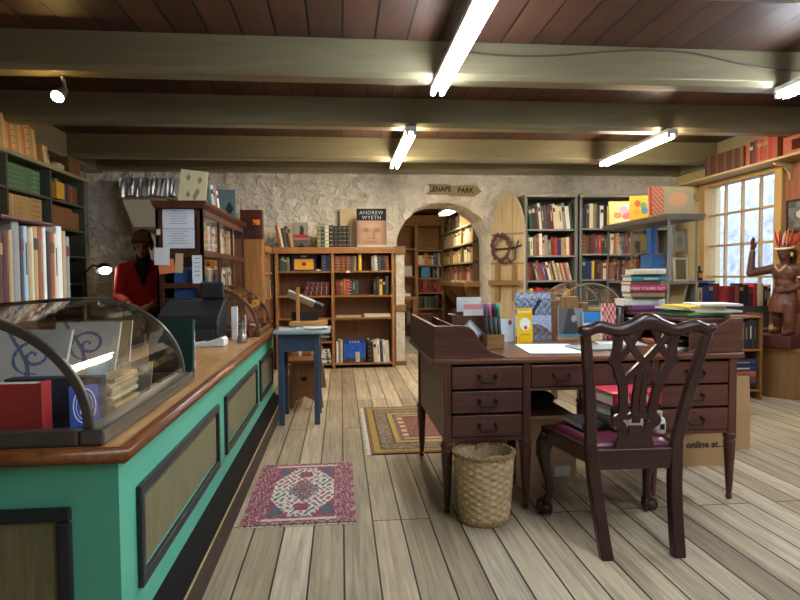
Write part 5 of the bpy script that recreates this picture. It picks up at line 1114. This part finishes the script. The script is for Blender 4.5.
MB().add(vs, fs).build('crest_rail', CH, t, smooth=True)
# splat: interlaced straps
mb = MB()
def strap(pts, w):
    # smooth through pts then a flat band in the back plane
    q = []
    P_ = [pts[0]] + list(pts) + [pts[-1]]
    for i in range(1, len(P_) - 2):
        for k in range(6):
            u = k / 6; p0, p1, p2, p3 = P_[i - 1], P_[i], P_[i + 1], P_[i + 2]
            q.append(tuple(.5 * (2 * p1[d] + (p2[d] - p0[d]) * u + (2 * p0[d] - 5 * p1[d] + 4 * p2[d] - p3[d]) * u * u + (3 * p1[d] - p0[d] - 3 * p2[d] + p3[d]) * u ** 3) for d in (0, 1)))
    q.append(pts[-1]); L = len(q); vs = []
    for i, (x, z) in enumerate(q):
        a, b = q[max(0, i - 1)], q[min(L - 1, i + 1)]; dx, dz = b[0] - a[0], b[1] - a[1]; l = math.hypot(dx, dz) or 1; nx, nz = -dz / l * w / 2, dx / l * w / 2
        for sx, sy in ((1, -1), (1, 1), (-1, 1), (-1, -1)): vs.append((x + sx * nx, bp(z) + sy * .009, z + sx * nz))
    mb.add(vs, [[4 * i + j, 4 * i + (j + 1) % 4, 4 * i + 4 + (j + 1) % 4, 4 * i + 4 + j] for i in range(L - 1) for j in range(4)] + [[0, 1, 2, 3], [4 * L - 4, 4 * L - 3, 4 * L - 2, 4 * L - 1]])
for s in (-1, 1):
    strap([(s * .125, .97), (s * .118, .90), (s * .122, .84), (s * .10, .79), (s * .078, .73), (s * .068, .66), (s * .066, .60), (s * .09, .57), (s * .062, .545), (s * .055, .50)], .037)
    strap([(s * .098, .965), (s * .05, .89), (s * -.005, .825), (s * -.05, .775), (s * -.075, .735)], .028)
    strap([(s * .03, .975), (s * .062, .91), (s * .095, .86), (s * .118, .83)], .026)
    strap([(s * .012, .80), (s * .016, .70), (s * .014, .58)], .026)
    strap([(s * .122, .84), (s * .142, .845), (s * .135, .825)], .02)
    strap([(s * .02, .6), (s * .045, .585), (s * .066, .6)], .02)
strap([(0, .60), (0, .56)], .03); strap([(-.03, .53), (.03, .53)], .03)
mb.prism([(-.09, .445), (.09, .445), (.062, .53), (-.062, .53)], 'y', bp(.5) - .009, bp(.5) + .009)
mb.build('splat', CH, t, bevel=.003)
# seat
fy = .5
B(-.18, .18, bp(.44) - .018, bp(.44) + .018, .355, .445).build('rear_seat_rail', CHX, t, bevel=.004)
B(-.265, .265, fy - .02, fy + .012, .375, .45).build('front_seat_rail', CHX, t, bevel=.005)
for s in (-1, 1):
    MB().prism([(s * .172, .1), (s * .202, .1), (s * .285, fy), (s * .255, fy)], 'z', .375, .45).build('side_seat_rail', CH, t, bevel=.005)
LEA = M('5c1d2e', .33, .22, 9, .15, 0, .5)
mb = MB(); NX = 14; NY = 14; vs = []
for j in range(NY + 1):
    for i in range(NX + 1):
        u, v = i / NX * 2 - 1, j / NY; w = .178 + .07 * v; e = (1 - u ** 6) * (1 - (2 * v - 1) ** 6); vs.append((u * w, .105 + (fy - .12) * v, .452 + .032 * e ** .5))
k0 = len(vs); vs += [(x, y, .44) for x, y, _ in vs]
fs = [[j * (NX + 1) + i, j * (NX + 1) + i + 1, (j + 1) * (NX + 1) + i + 1, (j + 1) * (NX + 1) + i] for j in range(NY) for i in range(NX)]
fs += [[k0 + q for q in f[::-1]] for f in fs]
per = [i for i in range(NX + 1)] + [(j + 1) * (NX + 1) + NX for j in range(NY)] + [NY * (NX + 1) + i for i in range(NX - 1, -1, -1)] + [j * (NX + 1) for j in range(NY - 1, 0, -1)]
fs += [[per[i], k0 + per[i], k0 + per[(i + 1) % len(per)], per[(i + 1) % len(per)]] for i in range(len(per))]
MB().add(vs, fs).build('seat', LEA, t, smooth=True)
for s in (-1, 1): # cabriole legs with ball feet
    x0_, y0_ = s * .255, fy - .02; d = Vector((s * .5, .5, 0)).normalized()
    prof = [(.41, -.005, .042), (.36, .018, .044), (.31, .026, .037), (.25, .012, .028), (.18, -.004, .021), (.12, -.008, .018), (.08, .003, .02), (.06, .014, .026)]
    MB().tube([Vector((x0_, y0_, z)) + d * o for z, o, r in prof], [r for _, _, r in prof], 12, up=(1, 0, 0)).build('front_leg', CH, t, smooth=True)
    mb = MB().ell(Vector((x0_, y0_, .034)) + d * .02, (.036, .036, .034))
    for a in (-1.1, 0, 1.1, PI): 
        dd = Matrix.Rotation(a, 3, 'Z') @ d; c = Vector((x0_, y0_, 0)) + d * .02; mb.tube([c + dd * .012 + Vector((0, 0, .075)), c + dd * .034 + Vector((0, 0, .055)), c + dd * .037 + Vector((0, 0, .028)), c + dd * .03 + Vector((0, 0, .004))], [.011, .011, .01, .006], 8)
    mb.build('claw_foot', CH, t, smooth=True)
place(t, (1.258, 2.385, 0), -.03)
# what lies on its seat
ZS = .487
def flat_book(label, x, y, z, w, d, h, c, rz, spine=None, txt=None, tc='e8e4da', sz=.03):
    t = thing('book', label, 'book'); mb = MB().box(0, w, 0, d, 0, .003).box(0, w, 0, d, h - .003, h).box(0, w, 0, .004, .003, h - .003)
    mb.build('cover', M(c, .4), t, bevel=.001); B(.004, w - .004, .004, d - .004, .003, h - .003).build('page_block', M('dcd6c6', .85, .08, 60, stretch=(1, 1, 12)), t)
    if txt: text(txt, sz, t, (w / 2, -.0006, h / 2), M(tc, .5))
    place(t, (x, y, z), rz); return t
flat_book('grey and black paperback at the bottom of the pile on chair seat', 1.09, 2.62, ZS, .12, .2, .028, '2b2d30', .1, txt='METRO', sz=.016)
flat_book('thick cream book with a printed spine on the chair seat', 1.235, 2.61, ZS, .15, .2, .062, 'd6cfbc', .1)
flat_book('white paper-covered book with black spine, second down in chair pile', 1.215, 2.6, ZS + .063, .24, .19, .045, '1f2022', .16, txt='THE WILD WEST', sz=.016)
flat_book('bright red thick book on top of the pile on the chair', 1.23, 2.61, ZS + .109, .25, .2, .058, 'cf3348', .1, txt='CLASSIC', sz=.046)
t = thing('bottle', 'small white bottle with a black square label on chair seat', 'bottle')
MB().lathe([(.024, 0), (.027, .004), (.027, .05), (.022, .065), (.011, .074)], n=20).build('body', M('e8e6e2', .35), t, smooth=True); MB().lathe([(.012, .074), (.012, .098), (.009, .1)], n=16).build('cap', M('d0b890', .4), t, smooth=True)
B(-.01, .01, -.0285, -.026, .02, .045).build('label_patch', M('2a2426', .5), t); place(t, (1.425, 2.56, ZS - .004))

# ------------------------------------------------------------------ basket, cartons, bags
t = thing('wicker_basket', 'round woven wicker waste basket under the desk drawers', 'basket', (.69, 2.86, 0))
def rb(z): f = z / .34; return .118 + .03 * f ** .8
vs = []; NS, NR = 72, 40
for j in range(NR + 1):
    z = .004 + .33 * j / NR
    for i in range(NS):
        a = 2 * PI * i / NS; rowk = j // 2; w = .0055 * math.sin(i * PI / 3 + (rowk % 2) * PI) * abs(math.sin(j * PI / 2 + .4)); vs.append((.69 + (rb(z) + w) * math.cos(a), 2.86 + (rb(z) + w) * .9 * math.sin(a), z))
k0 = len(vs)
for j in range(NR + 1):
    z = .004 + .33 * j / NR
    for i in range(NS): a = 2 * PI * i / NS; vs.append((.69 + (rb(z) - .014) * math.cos(a), 2.86 + (rb(z) - .014) * .9 * math.sin(a), z))
fs = [[j * NS + i, j * NS + (i + 1) % NS, (j + 1) * NS + (i + 1) % NS, (j + 1) * NS + i] for j in range(NR) for i in range(NS)]
fs += [[k0 + q for q in f[::-1]] for f in fs] + [[NR * NS + i, NR * NS + (i + 1) % NS, k0 + NR * NS + (i + 1) % NS, k0 + NR * NS + i] for i in range(NS)] + [list(range(NS))]
MB().add(vs, fs).build('weave', M('bda27c', .7, .6, 45, .5), t)
def braid(z, r, th): return [(.69 + r * math.cos(a), 2.86 + r * .9 * math.sin(a), z + .004 * math.sin(a * 30)) for a in [2 * PI * i / 120 for i in range(120)]]
for z, r in ((.335, .146), (.012, .121)): MB().tube(braid(z, r, .01), .0115, 6, closed=True).build('rim', M('8f734e', .7, .45, 60, .5), t)
for s in (-1, 1): MB().tube([(.69 + .03 + .042 * math.cos(a), 2.86 + s * .118, .316 + .026 * math.sin(a)) for a in [PI * i / 12 for i in range(13)]], .008, 8).build('handle', M('a98d66', .7, .3, 40), t, smooth=True)
CARD = M('a08468', .8, .08, 10)
t = thing('cardboard_box', 'brown cardboard carton under the desk kneehole', 'box', (1.15, 3.5, 0)); B(.975, 1.33, 3.28, 3.7, 0, .4).build('carton', CARD, t, bevel=.004); B(.975, 1.33, 3.278, 3.28, .385, .4).build('flap_edge', M('c0a385', .8), t); tag(place(B(0, .09, 0, .003, 0, .06).build('tape_label', M('c9cdd2', .5), origin=(0, 0, 0)), (1.2, 3.274, .05)), 'crumpled pale label stuck low on the brown carton', 'label')
tag(B(.7, .93, 3.3, 3.7, 0, .3).build('cardboard_box', M('8d7050', .8, .1, 10), bevel=.004), 'second brown carton behind the wicker basket under desk', 'box')
mb = MB(); mb.ell((1.12, 3.5, .462), (.16, .14, .05)); mb.ell((1.07, 3.47, .48), (.09, .08, .04)); tag(mb.build('cloth_bundle', M('1c1d22', .9), remesh=.012, sm=4), 'dark bundle of cloth on the carton in the kneehole', 'cloth')
KRAFT = M('b08d63', .8, .1, 6)
def bag(label, x0, x1, y0, y1, h, rz, lines=(), hand=True):
    t = thing('paper_bag', label, 'bag'); w, d = x1 - x0, y1 - y0; mb = MB()
    vs = [(-w / 2, -d / 2, 0), (w / 2, -d / 2, 0), (w / 2, d / 2, 0), (-w / 2, d / 2, 0), (-w / 2, -d / 2, h * .5), (w / 2, -d / 2, h * .5), (w / 2 - .015, 0, h * .5), (w / 2, d / 2, h * .5), (-w / 2, d / 2, h * .5), (-w / 2 + .015, 0, h * .5), (-w / 2 + .004, -d * .42, h), (w / 2 - .004, -d * .42, h), (w / 2 - .04, 0, h - .01), (w / 2 - .004, d * .42, h), (-w / 2 + .004, d * .42, h), (-w / 2 + .04, 0, h - .01)]
    fs = [[0, 1, 2, 3], [0, 1, 5, 4], [1, 2, 7, 6, 5], [2, 3, 8, 7], [3, 0, 4, 9, 8], [4, 5, 11, 10], [5, 6, 12, 11], [6, 7, 13, 12], [7, 8, 14, 13], [8, 9, 15, 14], [9, 4, 10, 15]]
    o = mb.add(vs, fs).build('bag', KRAFT, t); sd = o.modifiers.new('Solidify', 'SOLIDIFY'); sd.thickness = .002
    if hand:
        for s in (-1, 1): MB().tube([(-.05, s * d * .4, h - .05), (-.045, s * d * .36, h + .05), (0, s * d * .3, h + .08), (.045, s * d * .36, h + .05), (.05, s * d * .4, h - .05)], .004, 6).build('handle', M('c6a57c', .8), t, smooth=True)
    for (s, sz, z, x) in lines: text(s, sz, t, (x, -d / 2 - .0015, z), M('2a2018', .7), bold=.0012)
    place(t, ((x0 + x1) / 2, (y0 + y1) / 2, 0), rz); return t
bag('brown paper bag with black printed lettering under the desk end', 1.98, 2.42, 3.5, 3.62, .345, 0, (('online at...', .06, .135, .05), ('we sell things online', .028, .26, .05), ('if you would like to buy', .028, .215, .05)), False)
bag('tall plain brown paper bag standing beyond the desk end', 2.47, 2.78, 3.82, 3.99, .5, -.05)

# ------------------------------------------------------------------ rugs
def rug(label, x0, x1, y0, y1, fn, nx, ny, fr, fc='cfc4ae'):
    t = thing('rug', label, 'rug', (x0, y0, 0)); w, h = x1 - x0, y1 - y0
    plate('rug_pile', w, h, .008, fn, nx, ny, t, Matrix.Translation((x0, y0, .0005)), back='5a3c34', flat=True)
    mb = MB(); r = random.Random(9)
    for ax, n in fr:
        for i in range(n):
            u = (i + .5) / n
            if ax in 'lr': 
                x = x0 if ax == 'l' else x1; s = -1 if ax == 'l' else 1; yy = y0 + h * u + r.uniform(-.006, .006); mb.box(min(x, x + s * r.uniform(.02, .035)), max(x, x + s * .02), yy - .005, yy + .005, .001, .005)
            else:
                yy = y0 if ax == 'n' else y1; s = -1 if ax == 'n' else 1; xx = x0 + w * u + r.uniform(-.004, .004); L = r.uniform(.008, .018); mb.box(xx - .004, xx + .004, min(yy, yy + s * L), max(yy, yy + s * L), .001, .005)
    f = mb.build('fringe', M(fc, .9), t); f['kind'] = 'stuff'; return t
def rg1(u, v):
    r = random.Random(int(u * 97) * 131 + int(v * 97) * 17); n = r.random()
    eu, ev = min(u, 1 - u), min(v, 1 - v)
    def pk(*c): return c[int(n * len(c))]
    bd = eu if eu < .2 else 1; 
    if ev < .1 or eu < .2:
        k = int(eu / .028) if ev > .1 or eu < ev * 2 else int(ev / .025)
        if k % 3 == 2 and eu >= .17: return 'c9bcae'
        cell = (int(v * 22) + int(u * 30)) % 3
        return pk('7a3c46', '8c4a55', '6b3040', '9a6068') if (k + cell) % 2 else pk('8a4b55', 'a87a78', '74505c', 'b89a94')
    x, y = (u - .5) / .3, (v - .5) / .4; d = abs(x) + abs(y)
    if d > 1.36: return pk('8c3044', '9a3c4c', '3c4a58', 'a05a60') if (abs(x) - .78) ** 2 + (abs(y) - .82) ** 2 > .02 else '46606c'
    if d < .5: return pk('6b4a50', '8a6a68', '4a4c54', 'b09a92', '7a3c48') if d > .12 else '7c4a66'
    if abs(x) < .2 and .55 < abs(y) < .8: return pk('8c3c54', 'a05060', '6c3048')
    w = math.sin(x * 15 + 2 * math.sin(y * 12)) * math.sin(y * 17 + 1.5 * math.sin(x * 13))
    if w > .42: return pk('5d6a6c', '4f6068', '6f7a72')
    if w < -.42: return pk('9a5a60', '8c4854', 'a8787a')
    return pk('cfc4b4', 'd8cfc0', 'c4b8a6')
rug('small red and cream patterned rug beside the green counter', -.5, .06, 2.89, 3.83, rg1, 130, 190, (('n', 60), ('f', 60)))
def rg2(u, v):
    r = random.Random(int(u * 110) * 131 + int(v * 140) * 17); n = r.random()
    def pk(*c): return c[int(n * len(c))]
    e = min(u * 1.15, min(v, 1 - v) * 1.25, (1 - u) * 1.15)
    if e < .035: return pk('6a4a30', '7a5838')
    if e < .085: return pk('a8843a', '9c7a34', '8c6c34')
    if e < .1: return pk('4a3a2c', '5a4a34')
    if e < .21: return pk('6a5a50', '8a6a4c', '5a4a4c', 'a08858', '4c4640', '7c6a5c')
    if e < .225: return pk('4a3a2c', '5c4630')
    if e < .27: return pk('a88a3c', '98803a', 'b0964a')
    if e < .31: return pk('6c5450', '7c6258', '5a464a')
    if e < .37: return 'b89668' if (int(v * 34)) % 3 else '5a3c2c'
    return pk('6a3a30', '7c4a3a', '5c3430', '8a6048')
rug('olive and brown oriental rug beyond the desk with white fringe', .19, 1.15, 3.98, 5.42, rg2, 110, 150, (('l', 90),), 'd8d2c4')

# ------------------------------------------------------------------ blue-grey table, bench, bookrest
BLU = M('36465a', .5, .12, 12); 
t = thing('side_table', 'blue-grey painted table at the far end of the counter', 'table', (-.33, 5.1, 0))
MB().prism([(-.545, 4.84), (-.16, 4.82), (-.09, 4.9), (-.09, 5.34), (-.545, 5.34)], 'z', .74, .765).build('table_top', M('8f979c', .5, .3, 8), t, bevel=.005)
for x in (-.51, -.225):
    for y in (4.87, 5.27): MB().prism([(x, y), (x + .045, y), (x + .045, y + .045), (x, y + .045)], 'z', 0, .74).build('leg', BLU, t, bevel=.004)
for a_ in ((-.465, -.225, 4.875, 4.895), (-.465, -.225, 5.29, 5.31), (-.505, -.485, 4.915, 5.27), (-.205, -.185, 4.915, 5.27)): B(*a_, .60, .74).build('apron', BLU, t, bevel=.002)
for i, (x, y, w_, d_, rz, c, n) in enumerate(((-.5, 4.9, .2, .26, .1, 'b9c6cc', 'pale blue'), (-.4, 4.95, .24, .2, -.2, 'a9c4b8', 'pale green'), (-.3, 4.92, .2, .24, .15, 'dedcd4', 'white'))): tag(place(B(0, w_, 0, d_, 0, .006).build('leaflet', M(c, .6), origin=(0, 0, 0)), (x, y, .766 + .0065 * i), rz), f'{n} leaflet in the loose heap on the blue table', 'leaflet')
t = thing('book_rest', 'light wooden book rest with an upright post on the blue table', 'book rest', (-.28, 5.2, .785)); LW2 = W('a06c34', 'bf8a4c', 'x', .5, 6)
B(-.44, -.12, 5.1, 5.33, .786, .82).build('rest_base', LW2, t, bevel=.004); B(-.385, -.355, 5.2, 5.23, .82, 1.11).build('post', W('a06c34', 'bf8a4c', 'z', .5, 6), t, bevel=.003)
B(-.43, -.2, 5.25, 5.28, .82, .9).build('foot_block', BLK, t)
t = thing('leaflet_stand', 'white slanted folder with a black end on the wooden rest', 'folder')
B(-.15, .1, -.06, .06, 0, .02).build('folder_board', M('e4e0d4', .6), t, bevel=.002); B(.1, .18, -.06, .06, -.004, .024).build('clip', M('33363b', .4), t, bevel=.002); place(t, (-.33, 5.32, .99), 0, -.5, .42)
t = thing('bench', 'brown wooden bench end with a cut-out heart painted dark behind the blue table', 'bench', (-.34, 6.0, 0))
MB().prism([(-.52, 0), (-.44, 0), (-.42, .07), (-.34, .11), (-.26, .07), (-.24, 0), (-.17, 0), (-.19, .2), (-.25, .42), (-.46, .42), (-.5, .2)], 'y', 5.5, 5.53).build('end_panel', W('6d4322', '8f5c30', 'z'), t, bevel=.003)
MB().prism([(-.52, 0), (-.44, 0), (-.42, .07), (-.34, .11), (-.26, .07), (-.24, 0), (-.17, 0), (-.19, .2), (-.25, .42), (-.46, .42), (-.5, .2)], 'y', 6.5, 6.53).build('end_panel', W('6d4322', '8f5c30', 'z'), t, bevel=.003)
B(-.5, -.2, 5.45, 6.6, .42, .445).build('seat', W('6d4322', '8f5c30', 'y'), t, bevel=.003)
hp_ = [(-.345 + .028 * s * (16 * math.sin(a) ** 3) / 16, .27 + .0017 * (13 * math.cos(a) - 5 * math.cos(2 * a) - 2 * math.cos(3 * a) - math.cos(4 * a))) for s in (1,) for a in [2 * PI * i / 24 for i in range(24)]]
MB().prism(hp_, 'y', 5.497, 5.5005).build('heart_hole_shade', M('1d120b', .9), t)  # dark heart laid on the uncut panel, its colour stands for the shaded hole
for i, (c, x, h_) in enumerate((('orange', -.3, .2), ('white', -.27, .22), ('rust', -.23, .2), ('white', -.42, .18))): book('book', .03, .16, h_, c, f'{c} book standing on the wooden bench, {ORD[i]} of the few there', 'books on the bench', 0, (x, 5.8, .446))

# books: the 300 that show largest stay single objects, the rest become one mass
def gather_small_books():
    bpy.context.view_layer.update(); dg = bpy.context.evaluated_depsgraph_get(); seen = {}
    o0 = Vector((0, 0, 1.2)); thru = {GLASS.name, PANE.name}
    for py in range(1, 600, 3):
        for px in range(1, 800, 3):
            d = (Fv + R2 * ((px - 400) / f_) + U2 * ((300 - py) / f_)).normalized(); p = o0
            for _ in range(6):
                hit, loc, nrm, fi, ob, mw = SC.ray_cast(dg, p, d)
                if not hit: break
                me = ob.data
                if me.materials and me.materials[0] and me.materials[0].name in thru: p = loc + d * .0005; continue
                r = ob
                while r.parent: r = r.parent
                seen[r.name] = seen.get(r.name, 0) + 1; break
    bs = [o for o in COLL.objects if o.parent is None and o.name.split('.')[0] == 'book' and o.type == 'MESH' and o.get('category') == 'book']
    big_ = len([o for o in COLL.objects if o.parent is None and o.name.split('.')[0] == 'book']) - len(bs)
    bs.sort(key=lambda o: -seen.get(o.name, 0)); rest = bs[300 - big_:]
    bm = bmesh.new(); mats = []
    for o in rest:
        me = o.data; idx = []
        for m in me.materials:
            if m not in mats: mats.append(m)
            idx.append(mats.index(m))
        n0 = len(bm.faces); bm.from_mesh(me); bm.faces.ensure_lookup_table(); bm.verts.ensure_lookup_table()
        vs_ = set()
        for f in bm.faces[n0:]:
            f.material_index = idx[f.material_index]; vs_.update(f.verts)
        for v in vs_: v.co = o.matrix_world @ v.co
    me = bpy.data.meshes.new('shelved_books'); bm.to_mesh(me); bm.free()
    for m in mats: me.materials.append(m)
    for o in rest: bpy.data.objects.remove(o)
    q = bpy.data.objects.new('shelved_books', me); COLL.objects.link(q); tag(q, 'the smaller and half-hidden books filling the distant shelves', 'books', None, 'stuff')
# a hair of air under everything that stands on something
for o in COLL.objects:
    if o.parent is None and 'category' in o and o.location.z > .05: o.location.z += .0008
# ------------------------------------------------------------------ camera, world, exposure
f_ = 600.; yaw = math.atan(59 / f_); pitch = math.atan(24 / math.hypot(f_, 59)); roll = .008
Fv = Vector((math.sin(yaw) * math.cos(pitch), math.cos(yaw) * math.cos(pitch), -math.sin(pitch))); Rv = Vector((math.cos(yaw), -math.sin(yaw), 0)); Uv = Rv.cross(Fv)
R2 = Rv * math.cos(roll) - Uv * math.sin(roll); U2 = Uv * math.cos(roll) + Rv * math.sin(roll)
cam = bpy.data.cameras.new('camera'); co = bpy.data.objects.new('camera', cam); COLL.objects.link(co)
cam.sensor_width = 36; cam.lens = 36 * f_ / 800; cam.clip_start = .02
co.matrix_world = Matrix(((R2.x, U2.x, -Fv.x, 0), (R2.y, U2.y, -Fv.y, 0), (R2.z, U2.z, -Fv.z, 1.2), (0, 0, 0, 1)))
SC.camera = co
w = bpy.data.worlds.new('sky'); SC.world = w; w.use_nodes = True
bg = w.node_tree.nodes['Background']; bg.inputs[0].default_value = lin('dbe8ff'); bg.inputs[1].default_value = 1.5
SC.view_settings.view_transform = 'Standard'; SC.view_settings.look = 'None'; SC.view_settings.gamma = 1; SC.view_settings.exposure = 1.65
SC.cycles.use_denoising = True; SC.cycles.max_bounces = 8; SC.cycles.diffuse_bounces = 4; SC.cycles.transparent_max_bounces = 24; SC.cycles.sample_clamp_indirect = 6
gather_small_books()
